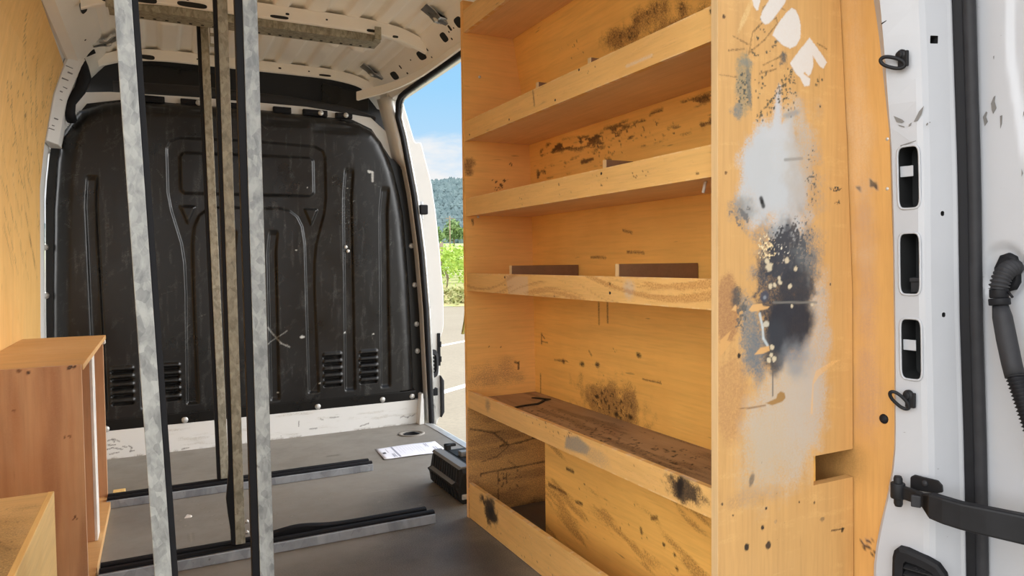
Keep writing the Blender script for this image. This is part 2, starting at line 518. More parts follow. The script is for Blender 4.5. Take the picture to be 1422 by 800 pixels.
def plate(name, A, B, fn, off, mat, parent=None, paint=None, keep=None, smooth=False):
    """a board whose front face is a fine grid: A, B are coordinate lists, fn maps them to points, off is the thickness vector"""
    a, b = np.meshgrid(np.array(A, float), np.array(B, float), indexing='ij')
    x, y, z = fn(a, b)
    P = np.stack([np.broadcast_to(v, a.shape) for v in (x, y, z)], -1)
    na, nb = a.shape; vs = P.reshape(-1, 3); n = len(vs)
    allv = np.concatenate([vs, vs + np.array(off)])
    I = np.arange(n).reshape(na, nb)
    ok = np.ones((na - 1, nb - 1), bool) if keep is None else keep(0.5 * (a[:-1, :-1] + a[1:, 1:]), 0.5 * (b[:-1, :-1] + b[1:, 1:]))
    q = np.stack([I[:-1, :-1], I[1:, :-1], I[1:, 1:], I[:-1, 1:]], -1)[ok]
    faces = [q, q[:, ::-1] + n]
    # rim walls where a kept cell meets nothing
    pad = np.zeros((na + 1, nb + 1), bool); pad[1:-1, 1:-1] = ok
    def rim(cells, e0, e1):
        ii, jj = np.nonzero(cells)
        p0 = I[ii + e0[0], jj + e0[1]]; p1 = I[ii + e1[0], jj + e1[1]]
        faces.append(np.stack([p0, p1, p1 + n, p0 + n], -1))
    rim(ok & ~pad[:-2, 1:-1], (0, 0), (0, 1)); rim(ok & ~pad[2:, 1:-1], (1, 1), (1, 0))
    rim(ok & ~pad[1:-1, :-2], (1, 0), (0, 0)); rim(ok & ~pad[1:-1, 2:], (0, 1), (1, 1))
    F = np.concatenate(faces)
    me = bpy.data.meshes.new(name); me.from_pydata(allv.tolist(), [], F.tolist())
    me.materials.append(mat)
    if paint is not None:
        pt = Paint(a, b); paint(pt); pt.put(me)
    bm = bmesh.new(); bm.from_mesh(me)
    loose = [v for v in bm.verts if not v.link_faces]
    bmesh.ops.delete(bm, geom=loose, context='VERTS')
    bmesh.ops.recalc_face_normals(bm, faces=bm.faces); bm.to_mesh(me); bm.free()
    if smooth: me.polygons.foreach_set('use_smooth', [True] * len(me.polygons))
    return link(name, me, parent)


def lin(a, b, step): return np.linspace(a, b, max(2, int(round(abs(b - a) / step)) + 1))


def cut(o, cutters):
    """subtract closed shapes (each an MB) for good"""
    for mb, mat in cutters:
        c = mb.build('cutter', mat); m = o.modifiers.new('cut', 'BOOLEAN'); m.object = c; m.operation = 'DIFFERENCE'; m.solver = 'EXACT'
        m.material_mode = 'TRANSFER'
        dg = bpy.context.evaluated_depsgraph_get()
        me = bpy.data.meshes.new_from_object(o.evaluated_get(dg)); o.modifiers.clear(); o.data = me
        bpy.data.objects.remove(c)


# inner surface of the right body side; the left one mirrors about X = 0.41
_PZ = [-0.2, 0.0, 0.22, 0.6, 0.9, 1.2, 1.5, 1.7, 1.95]
_PX = [1.275, 1.275, 1.267, 1.253, 1.232, 1.197, 1.142, 1.09, 0.98]
def XR(z): return np.interp(z, _PZ, _PX)
def XL(z): return 0.82 - XR(z)

# ================================================================== THE SETTING
# ---- load floor
def floor_paint(p):
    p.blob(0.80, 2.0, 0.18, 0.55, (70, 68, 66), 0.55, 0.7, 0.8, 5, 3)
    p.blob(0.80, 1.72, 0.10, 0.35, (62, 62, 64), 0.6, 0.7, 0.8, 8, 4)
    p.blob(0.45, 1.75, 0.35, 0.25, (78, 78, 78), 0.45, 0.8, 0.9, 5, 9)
    p.speck(0.5, 2.5, 0.7, 0.8, (170, 162, 148), 0.16, 60, 5, 0.5)
    p.stroke([at(245, 715, 'Z', 0).xy, at(262, 735, 'Z', 0).xy, at(272, 770, 'Z', 0).xy], 0.002, (150, 143, 130), 0.6)
    p.stroke([at(262, 690, 'Z', 0).xy, at(330, 745, 'Z', 0).xy], 0.002, (150, 143, 130), 0.5)
    p.stroke([at(470, 632, 'Z', 0).xy, at(455, 634, 'Z', 0).xy], 0.012, (90, 84, 74), 0.7)
    p.stroke([at(590, 690, 'Z', 0).xy, at(610, 688, 'Z', 0).xy], 0.004, (70, 66, 60), 0.7)


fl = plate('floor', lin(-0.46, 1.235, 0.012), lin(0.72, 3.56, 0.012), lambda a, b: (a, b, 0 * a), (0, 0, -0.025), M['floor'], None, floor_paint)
struct(fl, 'grey brown scuffed load floor of the van')
cut(fl, [(MB().lathe((1.105, 3.335, -0.02), (0, 0, 1), [(0.0, 0), (0.035, 0.0), (0.045, 0.03), (0, 0.03)], 20), M['hole_shade'])])
sill = MB().prism([(1.235, 2.2, -0.03), (1.29, 2.2, -0.03), (1.29, 2.2, -0.006), (1.27, 2.2, 0.002), (1.235, 2.2, 0.003)], (0, 1.32, 0)).build('trim_1', M['alu'], None, 0.002)
struct(sill, 'pale metal sill strip along the side door opening')

# tie-down cup sunk in the floor
t = thing('floor_lashing_cup', (1.105, 3.335, 0), 'small oval tie-down cup sunk in the floor near the bulkhead corner', 'tie-down point')
MB().sweep([[(1.105 + 0.062 * k * math.cos(q), 3.335 + 0.056 * k * math.sin(q), h) for q in (2 * math.pi * i / 28 for i in range(28))]
            for k, h in ((1.1, 0.0005), (1.08, 0.004), (0.88, 0.005), (0.74, 0.0), (0.7, -0.010))], True, False, True).build('rim', M['cup'], t)
MB().tube([(1.105 - 0.04, 3.335, -0.006), (1.105 - 0.02, 3.355, 0.0015), (1.105 + 0.02, 3.355, 0.0015), (1.105 + 0.04, 3.335, -0.006)], 0.004, 8).build('ring', M['steel_black'], t)

# ---- roof skin with pressed swages, roof members
def zroof(x):
    u = np.clip((np.abs(x - 0.41) - 0.30) / 0.32, 0, 1.2)
    return 1.842 - 0.042 * u ** 2.2


RIBS = [-0.13, 0.0, 0.14, 0.27, 0.39, 0.51, 0.655, 0.785, 0.905]
def roof_z(a, b):
    z = zroof(a)
    for y0, y1 in ((0.95, 3.74),):
        yy = sstep(y0, y0 + 0.05, b) * (1 - sstep(y1 - 0.05, y1, b))
        for i, rx in enumerate(RIBS):
            w = 0.023 if i != 6 else 0.03
            z = z + 0.016 * (1 - sstep(w, w + 0.014, np.abs(a - rx))) * yy
        z = z + 0.010 * (1 - sstep(0.012, 0.03, np.abs(a - 0.965))) * yy
    # closed ends of the pressings near the front member
    for xa, xb in ((0.70, 0.92), (-0.10, 0.10)):
        z = z - 0.010 * (1 - sstep(0.012, 0.026, np.abs(b - 3.23))) * sstep(xa, xa + 0.03, a) * (1 - sstep(xb - 0.03, xb, a))
    return z


ro = plate('ceiling', lin(-0.205, 1.025, 0.007), lin(0.74, 3.80, 0.012), lambda a, b: (a, b, roof_z(a, b)), (0, 0, 0.06), M['cream'], None, None, None, True)
struct(ro, 'cream painted sheet steel roof skin with pressed ribs')


def member(name, y0, y1, depth, label):
    """shallow pressed roof bow running across the van"""
    xs = np.linspace(-0.215, 1.035, 40); rows = []
    for x in xs:
        z = float(zroof(x)); d = depth
        if x > 0.93: z -= (x - 0.93) * 0.12
        if x < -0.11: z -= (-0.11 - x) * 0.12
        ym = y0 + 0.026
        rows.append([(x, y0, z + 0.002), (x, y0 + 0.002, z - d + 0.004), (x, y0 + 0.006, z - d), (x, ym - 0.004, z - d), (x, ym, z - d + 0.004), (x, ym + 0.012, z - 0.016), (x, y1, z - 0.004), (x, y1, z + 0.002)])
    o = MB().sweep(rows, True, True).build(name, M['cream'], None)
    return struct(o, label)


m_mid = member('trim_2', 2.838, 2.99, 0.050, 'cream pressed roof bow halfway along the ceiling')
m_front = member('trim_3', 3.635, 3.78, 0.046, 'cream pressed roof bow above the bulkhead')
m_rear = member('trim_4', 1.77, 1.90, 0.050, 'cream roof bow nearest the rear doors')


def shade_slots(parent, spots, mat, name='slot'):
    """oval openings imitated by thin cups in painted shade colour, flush in a panel: (centre, normal, along, half length, half width)"""
    for c, nrm, al, ra, rb in spots:
        n = Vector(nrm).normalized(); u = Vector(al); u = (u - n * u.dot(n)).normalized(); w = n.cross(u); c = Vector(c)
        sq = lambda q, p=0.62: math.copysign(abs(q) ** p, q)
        ring = lambda k, h: [c + n * h + u * ra * k * sq(math.cos(q)) + w * rb * k * sq(math.sin(q)) for q in (2 * math.pi * i / 20 for i in range(20))]
        MB().sweep([ring(1.0, -0.004), ring(1.0, 0.0008), ring(0.86, 0.0004)], True, True).build(name, mat, parent)


zb = lambda x: float(zroof(x)) - 0.050
shade_slots(m_mid, [((x, 2.8387, zb(x) + 0.024), (0, -1, -0.04), (1, 0, 0), a, b) for x, a, b in ((0.47, 0.007, 0.004), (0.62, 0.004, 0.003), (0.30, 0.004, 0.003), (0.12, 0.004, 0.003))]
      + [((x, 2.8385, zb(x) + 0.008), (0, -1, -0.04), (1, 0, 0), a, b * 0.8) for x, a, b in ((0.44, 0.034, 0.007), (0.80, 0.02, 0.007), (0.90, 0.012, 0.006), (0.135, 0.05, 0.011), (-0.02, 0.04, 0.012), (-0.13, 0.022, 0.01))], M['hole_shade'])
shade_slots(m_front, [((x, 3.6357, zb(x) + 0.026), (0, -1, -0.04), (1, 0, 0), a, b) for x, a, b in ((0.30, 0.02, 0.007), (0.56, 0.007, 0.004), (0.70, 0.004, 0.003), (0.19, 0.005, 0.003))]
      + [((x, 3.636, zb(x) + 0.016), (0, -1, -0.04), (1, 0, 0), a, b) for x, a, b in ((0.78, 0.03, 0.005), (-0.02, 0.03, 0.010))], M['hole_shade'])

# ---- roof side rails (right one runs over the side door), body sides
def side_rail(name, mir, label):
    f = (lambda x: 0.82 - x) if mir else (lambda x: x)
    pts = [(f(x), 0.74, z) for x, z in ((0.985, 1.815), (1.0, 1.812), (1.012, 1.79), (1.072, 1.722), (1.092, 1.697), (1.125, 1.688), (1.17, 1.70), (1.14, 1.86), (1.0, 1.91), (0.985, 1.91))]
    return struct(MB().prism(pts, (0, 3.06, 0)).build(name, M['cream'], None, 0.004), label)


rr = side_rail('trim_5', False, 'cream roof side rail above the side door opening')
rl = side_rail('trim_6', True, 'cream roof side rail above the left plywood lining')
nr = (-0.75, 0, -0.66)
def onr(y, s):  # a point on the slanted inner face of the right rail
    return (1.012 + 0.060 * s - 0.0005, y, 1.79 - 0.068 * s - 0.0005)
shade_slots(rr, [(onr(2.93, 0.55), nr, (0, 1, 0.15), 0.036, 0.021), (onr(3.31, 0.5), nr, (0, 1, 0.15), 0.036, 0.021), (onr(2.66, 0.55), nr, (0, 1, 0), 0.024, 0.02), (onr(2.49, 0.45), nr, (0, 1, 0), 0.03, 0.02),
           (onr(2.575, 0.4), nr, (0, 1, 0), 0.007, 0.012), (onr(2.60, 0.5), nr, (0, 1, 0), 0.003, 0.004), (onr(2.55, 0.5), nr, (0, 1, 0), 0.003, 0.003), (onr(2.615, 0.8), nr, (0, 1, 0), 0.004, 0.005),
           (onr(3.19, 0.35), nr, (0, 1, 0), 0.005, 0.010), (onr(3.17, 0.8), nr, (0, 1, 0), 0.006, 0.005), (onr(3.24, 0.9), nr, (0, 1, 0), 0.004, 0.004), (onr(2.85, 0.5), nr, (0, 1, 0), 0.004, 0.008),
           (onr(2.86, 0.9), nr, (0, 1, 0), 0.003, 0.004), (onr(3.05, 0.4), nr, (0, 1, 0), 0.004, 0.003), (onr(3.46, 0.8), nr, (0, 1, 0), 0.006, 0.006)], M['hole_shade'])
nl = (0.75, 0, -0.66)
shade_slots(rl, [((0.82 - onr(y, s)[0], y, onr(y, s)[2]), nl, (0, 1, 0), a, b) for y, s, a, b in ((2.62, 0.3, 0.05, 0.012), (2.55, 0.85, 0.005, 0.006), (2.45, 0.85, 0.005, 0.006), (2.72, 0.7, 0.005, 0.005), (2.92, 0.35, 0.06, 0.014), (3.25, 0.7, 0.004, 0.004))], M['hole_shade'])


def ply_left_x(z): return np.interp(z, [0.0, 0.6, 1.17, 1.34, 1.54, 1.66, 1.75], [-0.432, -0.427, -0.412, -0.392, -0.357, -0.318, -0.282])
_RZ = [0.0, 0.2, 0.79, 1.08, 1.36, 1.55, 1.62]
_RX = [1.259, 1.257, 1.247, 1.229, 1.206, 1.172, 1.150]
def ply_right_x(z): return np.interp(z, _RZ, _RX) + 0.004


def body_side(name, y0, y1, mir, d, mat, label, ztop=1.72):
    zs = np.linspace(-0.15, ztop, 24); f = (lambda z: float(ply_left_x(z)) - d) if mir else (lambda z: float(ply_right_x(z)) + d)
    k = -0.06 if mir else 0.06
    inner = [(f(z), y0, float(z)) for z in zs]
    outer = [(f(z) + k, y0, float(z)) for z in zs[::-1]]
    return struct(MB().prism(inner + outer, (0, y1 - y0, 0)).build(name, mat, None), label)


body_side('wall_right', 0.90, 2.19, False, 0.010, M['white_in'], 'white steel body side behind the shelving')
wl = body_side('wall_left', 0.74, 3.56, True, 0.0115, M['white_in'], 'white steel body side on the left, bare next to the bulkhead')
shade_slots(wl, [((float(ply_left_x(z)) - 0.0112, y, z), (1, 0, -0.15), (0, 0.3, 1), a, b) for y, z, a, b in ((3.44, 1.52, 0.004, 0.005), (3.46, 1.45, 0.003, 0.004), (3.45, 1.585, 0.003, 0.004), (3.43, 1.40, 0.003, 0.004))], M['hole_shade'])

# rear door header closing the roof at the back
struct(MB().box(-0.25, 1.07, 0.715, 0.80, 1.70, 1.86).build('trim_7', M['white'], None, 0.01), 'white header above the rear door opening')

# ---- pillar between side door and cab, with its jamb facing rearwards
PIL = [(at(x, y, 'Y', 3.53).x, at(x, y, 'Y', 3.53).z) for x, y in ((556, 126), (558, 134), (566, 162), (576, 196), (578, 198), (585, 197.5), (587, 204), (590, 217), (595, 236), (600, 256), (606, 298), (610, 337), (614, 383), (616.5, 405), (616.5, 453), (615, 461), (612, 469), (610.6, 514), (611.5, 528), (613.5, 535), (613, 576), (609, 583), (604, 597), (600, 618))]
inner = [(float(XR(z)) - 0.012, 3.53, float(z)) for z in np.linspace(-0.15, 1.74, 26)]
pil = MB().prism([(x, 3.53, z) for x, z in PIL] + inner, (0, 0.12, 0)).build('trim_8', M['white_in'], None, 0.006)
struct(pil, 'white cab pillar at the front edge of the side door opening')
inn = MB()
rows = []
for z in np.linspace(-0.02, 1.70, 30):
    x = float(XR(z)); w = float(sstep(1.35, 1.41, z)); rows.append([(x - 0.010 - 0.045 * w, 3.60, float(z)), (x - 0.008 - 0.024 * w, 3.545 - 0.025 * w, float(z)), (x - 0.006 - 0.006 * w, 3.525 - 0.02 * w, float(z)), (x + 0.01, 3.53, float(z)), (x + 0.01, 3.62, float(z))])
struct(inn.sweep(rows, True, True, True).build('trim_9', M['white_in'], None), 'white inner face of the cab pillar beside the bulkhead')
rows = []
for z in np.linspace(1.355, 1.715, 16):
    x = float(ply_left_x(z)); w = 0.034 + 0.012 * float(sstep(1.5, 1.7, z))
    rows.append([(x - 0.008, 3.36, float(z)), (x + 0.004, 3.356, float(z)), (x + w - 0.008, 3.420, float(z)), (x + w, 3.44, float(z)), (x + w, 3.56, float(z)), (x - 0.008, 3.56, float(z))])
tl_ = struct(MB().sweep(rows, True, True, False).build('trim_14', M['white_in'], None, 0.003), 'white body frame between the left plywood lining and the bulkhead, with rubbed marks')
for k, (zz_, u0) in enumerate(((1.42, .4), (1.45, .6), (1.405, .3), (1.56, .5), (1.58, .7), (1.61, .4), (1.53, .75), (1.64, .6), (1.66, .35))):
    x = float(ply_left_x(zz_)); w = 0.034 + 0.012 * float(sstep(1.5, 1.7, zz_)); c = Vector((x + 0.004 + (w - 0.012) * u0, 3.356 + 0.064 * u0 - 0.0006, zz_)); al = Vector((w - 0.012, 0.064, 0)).normalized(); nn = Vector((0.064, -(w - 0.012), 0)).normalized()
    MB().obox(c, al * (0.010 + 0.006 * (k % 3)), nn * 0.0004, Vector((0.002, 0, 0.0022 + 0.001 * (k % 2)))).build('scuff_mark', M['scuff'], tl_)
# detail on the jamb
def jamb(z, s, y=3.53):
    return Vector((float(XR(z)) + s, y, z))
t = thing('door_striker', jamb(1.115, 0.045), 'small black striker on the white cab pillar at mid height', 'door striker')
MB().box(1.207 + 0.014, 1.207 + 0.046, 3.524, 3.531, 1.08, 1.175).build('plate', M['zinc'], t, 0.004)
MB().box(1.207 + 0.018, 1.207 + 0.062, 3.49, 3.526, 1.105, 1.155).build('block', M['rubber'], t, 0.006)
t = thing('door_catch', jamb(0.30, 0.03), 'black oval toothed catch low on the white cab pillar', 'door catch')
cx, cz = 1.293, 0.315
ov = lambda k, y: [(cx + 0.030 * k * math.copysign(abs(math.cos(q)) ** .7, math.cos(q)), y, cz + 0.075 * (k if k > .9 else k * 1.08) * math.copysign(abs(math.sin(q)) ** .6, math.sin(q))) for q in (2 * math.pi * i / 28 for i in range(28))]
MB().sweep([ov(1.0, 3.53), ov(1.0, 3.515), ov(0.62, 3.512), ov(0.60, 3.527)], True, True, False).build('surround', M['rubber_grey'], t)
for k in range(5):
    MB().box(cx - 0.016, cx + 0.004, 3.512, 3.527, cz - 0.042 + k * 0.02, cz - 0.034 + k * 0.02).build('tooth', M['zinc'], t)
t = thing('door_latch', jamb(0.165, 0.03), 'small black latch below the oval catch on the cab pillar', 'door latch')
MB().box(1.283, 1.312, 3.50, 3.531, 0.145, 0.185).build('body', M['rubber'], t, 0.004)
MB().box(1.274, 1.290, 3.522, 3.531, 0.12, 0.23).build('plate', M['zinc'], t, 0.003)
t = tag(MB().box(1.322, 1.338, 3.522, 3.54, 0.30, 0.475).box(1.330, 1.343, 3.520, 3.54, 0.32, 0.35).box(1.330, 1.343, 3.520, 3.54, 0.40, 0.43).build('pillar_slot_trim', M['rubber'], None, 0.002),
        'narrow black slotted strip on the outer edge of the cab pillar', 'trim strip')
t = tag(MB().prism([(1.334, 3.51, 0.25), (1.352, 3.51, 0.22), (1.352, 3.51, 0.05), (1.334, 3.51, 0.02)], (0, 0.6, 0)).build('side_moulding', M['rubber_grey'], None, 0.004),
        'dark grey rubbing strip on the outside of the front door', 'rubbing strip')

# door opening seal
zs = [1.60, 1.5, 1.35, 1.2, 1.05, 0.9, 0.75, 0.6, 0.4, 0.2, 0.02, -0.02]
path = [(1.098, y, 1.684) for y in np.linspace(2.2, 3.33, 10)] + [(1.098, 3.40, 1.680), (1.103, 3.455, 1.662), (1.112, 3.49, 1.63)] + [(float(XR(z)) - 0.002, 3.505, z) for z in zs]
tag(MB().tube(path, 0.0125, 10).build('door_seal', M['rubber'], None), 'black rubber seal edging the side door opening', 'rubber seal')
path2 = [(p[0] + 0.020, p[1] + (0.004 if i > 10 else 0), p[2] + (0.002 if i < 10 else 0.0)) for i, p in enumerate(path)]
struct(MB().tube(path2, 0.0085, 8).build('trim_10', M['zinc'], None), 'bright flange behind the side door seal')

# sliding door guide under the roof rail, curving inwards at the front
gp = [(1.083, 2.2), (1.083, 2.85), (1.078, 3.00), (1.064, 3.12), (1.040, 3.23), (1.0, 3.34), (0.95, 3.44), (0.915, 3.51)]
rows = []
for i, (x, y) in enumerate(gp):
    a = Vector(gp[max(i - 1, 0)]); b = Vector(gp[min(i + 1, len(gp) - 1)]); d = (b - a).normalized(); n = Vector((d.y, -d.x))
    h = 0.012 + 0.010 * min(1, i / 6); zc = 1.697 - 0.010 * max(0, (i - 3) / 4)
    rows.append([(x - n.x * 0.014, y - n.y * 0.014, zc - h), (x + n.x * 0.001, y + n.y * 0.001, zc - h), (x + n.x * 0.001, y + n.y * 0.001, zc + h), (x - n.x * 0.014, y - n.y * 0.012, zc + h)])
tag(MB().sweep(rows).build('door_guide_rail', M['cream'], None, 0.003), 'cream sliding door guide rail bending inwards above the bulkhead corner', 'door rail')

# ---- bulkhead: moulded black panel
OUT = [(-0.405, 0.12), (-0.409, 0.548), (-0.403, 0.762), (-0.39, 1.097), (-0.372, 1.30), (-0.353, 1.407), (-0.32, 1.47), (-0.287, 1.522), (-0.198, 1.562), (-0.135, 1.575), (0.10, 1.588), (0.459, 1.590), (0.70, 1.583), (0.844, 1.576),
       (0.934, 1.560), (1.0, 1.528), (1.045, 1.478), (1.085, 1.395), (1.107, 1.337), (1.14, 1.20), (1.157, 1.10), (1.170, 0.92), (1.182, 0.72), (1.193, 0.40), (1.20, 0.19)]
SHIELD = [(0.045, 1.38), (0.06, 1.41), (0.10, 1.43), (0.40, 1.437), (0.70, 1.43), (0.74, 1.41), (0.752, 1.38), (0.752, 1.18), (0.742, 1.10), (0.70, 0.946), (0.690, 0.86), (0.687, 0.733), (0.697, 0.215), (0.10, 0.215), (0.107, 0.733), (0.105, 0.86), (0.095, 0.95), (0.057, 1.10), (0.045, 1.18)]
ARCH = [(0.148, 0.19), (0.141, 0.748), (0.143, 0.95), (0.152, 1.03), (0.175, 1.082), (0.215, 1.113), (0.27, 1.12), (0.53, 1.12), (0.575, 1.11), (0.61, 1.082), (0.632, 1.035), (0.643, 0.95), (0.644, 0.735), (0.648, 0.19)]
INSET = [(0.115, 1.18), (0.10, 1.195), (0.10, 1.345), (0.115, 1.362), (0.675, 1.372), (0.692, 1.357), (0.692, 1.20), (0.675, 1.185)]


def bulk(a, b):
    t = np.clip((sdf(OUT, a, b) + 0.004) / 0.075, 0, 1); t = np.where(b < 0.30, np.clip((sdf(OUT, a, np.maximum(b, 0.30)) + 0.004) / 0.075, 0, 1), t); h = 0.062 * np.sqrt(1 - (1 - t) ** 2)
    h = np.where(b < 0.26, np.minimum(h, 0.062 * sstep(0.155, 0.178, b)) , h)
    s = sstep(-0.004, 0.008, sdf(SHIELD, a, b))
    ar = sstep(-0.006, 0.006, sdf(ARCH, a, b)); ins = sstep(-0.006, 0.006, sdf(INSET, a, b))
    tri = np.zeros_like(a)
    for cx in (0.676, 0.126):
        tri = np.maximum(tri, sstep(-0.006, 0.005, sdf([(cx - 0.03, 1.120), (cx + 0.03, 1.118), (cx, 1.045)], a, b)))
    h = h - 0.013 * s * (1 - np.maximum(np.maximum(ar, ins), tri))
    # upright channels
    def chan(xt, xb, z0, z1, w0, w1, d):
        u = np.clip((b - z0) / (z1 - z0), 0, 1); xc = xb + (xt - xb) * u; w = (w1 + (w0 - w1) * u)
        bend = 0.010 * sstep(0.85, 1.0, u)
        m = (1 - sstep(w - 0.009, w + 0.003, np.abs(a - xc - bend))) * sstep(z0 - 0.012, z0 + 0.01, b) * (1 - sstep(z1 - 0.16, z1, b) * 0.25 - 0.75 * sstep(z1 - 0.03, z1, b))
        return d * m
    for xt, xb, zt, w in ((0.858, 0.853, 1.335, 0.027), (1.042, 1.036, 1.25, 0.026), (-0.066, -0.058, 1.335, 0.027), (-0.256, -0.240, 1.25, 0.026)):
        h = h - chan(xt, xb, 0.215, zt, w * 0.85, w, 0.016)
    for x in (0.488, 0.302):
        h = h - chan(x, x, 0.20, 1.02, 0.022, 0.022, 0.014)
    # louvres
    for x0, x1 in ((0.72, 0.808), (0.902, 0.992), (-0.198, -0.112), (-0.012, 0.074)):
        for k in range(5):
            zc = 0.392 - k * 0.0355; xx = np.maximum(np.maximum(x0 + 0.008 - a, a - x1 + 0.008), 0)
            h = h + 0.009 * (1 - sstep(0.006, 0.014, np.hypot(xx, (b - zc - 0.008))))
            h = h - 0.022 * (1 - sstep(0.004, 0.0085, np.hypot(xx, (b - zc + 0.005))))
    # raised lettering-free bosses along the top edge, soft dents
    for cx, cz, rx, rz in ((0.56, 1.535, 0.09, 0.018), (0.80, 1.52, 0.10, 0.02), (0.02, 1.55, 0.05, 0.012), (0.2, 1.55, 0.05, 0.012)):
        h = h - 0.010 * np.exp(-((a - cx) / rx) ** 4 - ((b - cz) / rz) ** 4)
    h = h + 0.004 * (fbm(a * 5, b * 3, 11) - 0.5)
    return (a, 3.590 - h, b)


def bulk_paint(p):
    p.speck(0.4, 0.6, 0.9, 0.8, (120, 120, 116), 0.10, 230, 2, 0.4)
    n = fbm(p.a * 60, p.b * 9, 21); p.over(0.12 * sstep(0.60, 0.75, n), (110, 110, 108))
    n = fbm(p.a * 8 + p.b * 30, p.b * 30 - p.a * 40, 27); p.over(0.06 * sstep(0.64, 0.74, n), (120, 120, 116))
    for i in range(45):
        x, z = rng.uniform(-0.35, 1.15), rng.uniform(0.2, 1.5); q = rng.uniform(0, math.pi); l = rng.uniform(0.01, 0.05)
        p.stroke([(x, z), (x + l * math.cos(q), z + l * math.sin(q))], 0.0016, (120, 120, 116), rng.uniform(0.1, 0.4))
    for x, z, w in ((0.62, 0.495, 0.011), (0.83, 0.505, 0.007), (0.60, 0.92, 0.005), (0.975, 0.49, 0.006), (0.66, 1.225, 0.004), (0.70, 0.26, 0.005), (0.5, 0.23, 0.006), (0.86, 1.23, 0.004), (0.97, 1.315, 0.009)):
        p.blob(x, z, w, w * 0.7, (205, 205, 200), 0.9, 0.4, 0.6, 200, int(x * 99))
    p.stroke([(0.965, 1.32), (0.985, 1.315), (0.985, 1.27)], 0.006, (190, 190, 186), 0.8)
    p.stroke([(0.46, 0.55), (0.52, 0.47), (0.56, 0.45)], 0.004, (150, 150, 146), 0.7)
    p.stroke([(0.46, 0.47), (0.55, 0.53)], 0.003, (140, 140, 136), 0.6)
    p.speck(0.86, 1.15, 0.06, 0.25, (120, 122, 120), 0.3, 130, 8, 0.5)


bk = plate('wall_front', lin(-0.415, 1.21, 0.0042), lin(0.115, 1.60, 0.0042), bulk, (0, 0.004, 0), M['black_plastic'], None, bulk_paint,
           lambda a, b: sdf(OUT, a, b) > -0.006, True)
struct(bk, 'black moulded plastic bulkhead lining with pressed channels and louvres')
fz = np.linspace(0.12, 1.385, 16)
fl_poly = [(float(XR(z)) + 0.002, 3.584, float(z)) for z in fz] + [(1.10, 3.584, 1.40), (1.0, 3.584, 1.545), (0.9, 3.584, 1.585), (-0.1, 3.584, 1.595), (-0.26, 3.584, 1.56), (-0.35, 3.584, 1.43), (-0.375, 3.584, 1.37)] + [(float(ply_left_x(z)) - 0.010, 3.584, float(z)) for z in fz[::-1]]
MB().prism(fl_poly, (0, 0.006, 0)).build('flange', M['black_plastic'], bk, 0.001)
MB().prism([(-0.41, 3.53, 0.178), (-0.41, 3.548, 0.12), (-0.41, 3.584, 0.12), (-0.41, 3.584, 0.19)], (1.61, 0, 0)).build('lower_ledge', M['black_plastic'], bk, 0.004)
for x, z, y in [(-0.412, 1.347, 3.582), (-0.431, 0.936, 3.582), (-0.434, 0.729, 3.582), (1.166, 1.355, 3.582), (1.203, 0.943, 3.582), (1.218, 0.735, 3.582), (1.225, 0.525, 3.582), (1.227, 0.38, 3.582), (1.18, 0.148, 3.54),
                (0.09, 0.143, 3.54), (-0.225, 0.137, 3.54), (0.69, 0.143, 3.54), (1.02, 0.146, 3.54), (0.842, 0.935, 3.528), (0.853, 0.915, 3.528)]:
    MB().lathe((x, y, z), (0, -1, 0), [(0.0145, 0), (0.0145, 0.003), (0.010, 0.0065), (0.004, 0.008), (0.0, 0.0081)] if y > 3.53 else [(0.009, 0), (0.009, 0.003), (0.004, 0.006), (0, 0.0061)], 14).build('bolt', M['bolt'], bk)
# white painted sheet behind the lining and the strip above it
wh = MB().prism([(-0.44, 3.594, 0.0), (1.262, 3.594, 0.0), (1.24, 3.594, 0.8), (1.19, 3.594, 1.25), (1.14, 3.594, 1.49), (1.0, 3.594, 1.605), (0.68, 3.594, 1.632), (0.2, 3.594, 1.632), (-0.17, 3.594, 1.622), (-0.36, 3.594, 1.60), (-0.40, 3.594, 1.45), (-0.43, 3.594, 1.0), (-0.445, 3.594, 0.6)], (0, 0.02, 0)).build('trim_11', M['white_in'], None, 0.003)
struct(wh, 'white painted edge of the bulkhead sheet above the black lining')
def sill_paint(p):
    q = lambda x, y: tuple(at(x, y, 'Y', 3.545)[i] for i in (0, 2))
    for pts in (((150, 612), (158, 610), (166, 613)), ((147, 625), (156, 622), (170, 624)), ((152, 631), (165, 628)), ((170, 620), (176, 621)), ((179, 619), (183, 622), (181, 627), (186, 626)), ((156, 609), (159, 614)), ((150, 618), (160, 618)),
                ((415, 585), (415, 592)), ((445, 582), (449, 583)), ((458, 580), (470, 579)), ((556, 580), (560, 578), (566, 580), (570, 577)), ((500, 592), (512, 588)), ((430, 596), (440, 595)), ((572, 578), (576, 575)), ((252, 624), (262, 622)), ((300, 607), (305, 610))):
        p.stroke([q(*c) for c in pts], 0.0025, (84, 80, 74), 0.7)
    p.over(0.35 * sstep(0.58, 0.74, fbm(p.a * 7, p.b * 60, 3)), (176, 172, 160)); p.over(0.5 * sstep(0.012, 0.0, p.b) * sstep(0.4, 0.6, fbm(p.a * 30, p.b, 5)), (120, 112, 98))


bb = plate('baseboard_front', lin(-0.455, 1.25, 0.004), lin(-0.01, 0.126, 0.004), lambda a, b: (a, 3.545 + 0 * a, b), (0, 0.047, 0), M['white_sill'], None, sill_paint)
struct(bb, 'scratched white painted sill below the black bulkhead lining')
tag(MB().prism([(1.205, 3.50, 0.0), (1.232, 3.50, 0.0), (1.229, 3.50, 0.165), (1.217, 3.50, 0.16)], (0, 0.05, 0)).build('corner_gusset', M['white_sill'], None, 0.003), 'small white gusset at the right foot of the bulkhead', 'bracket')
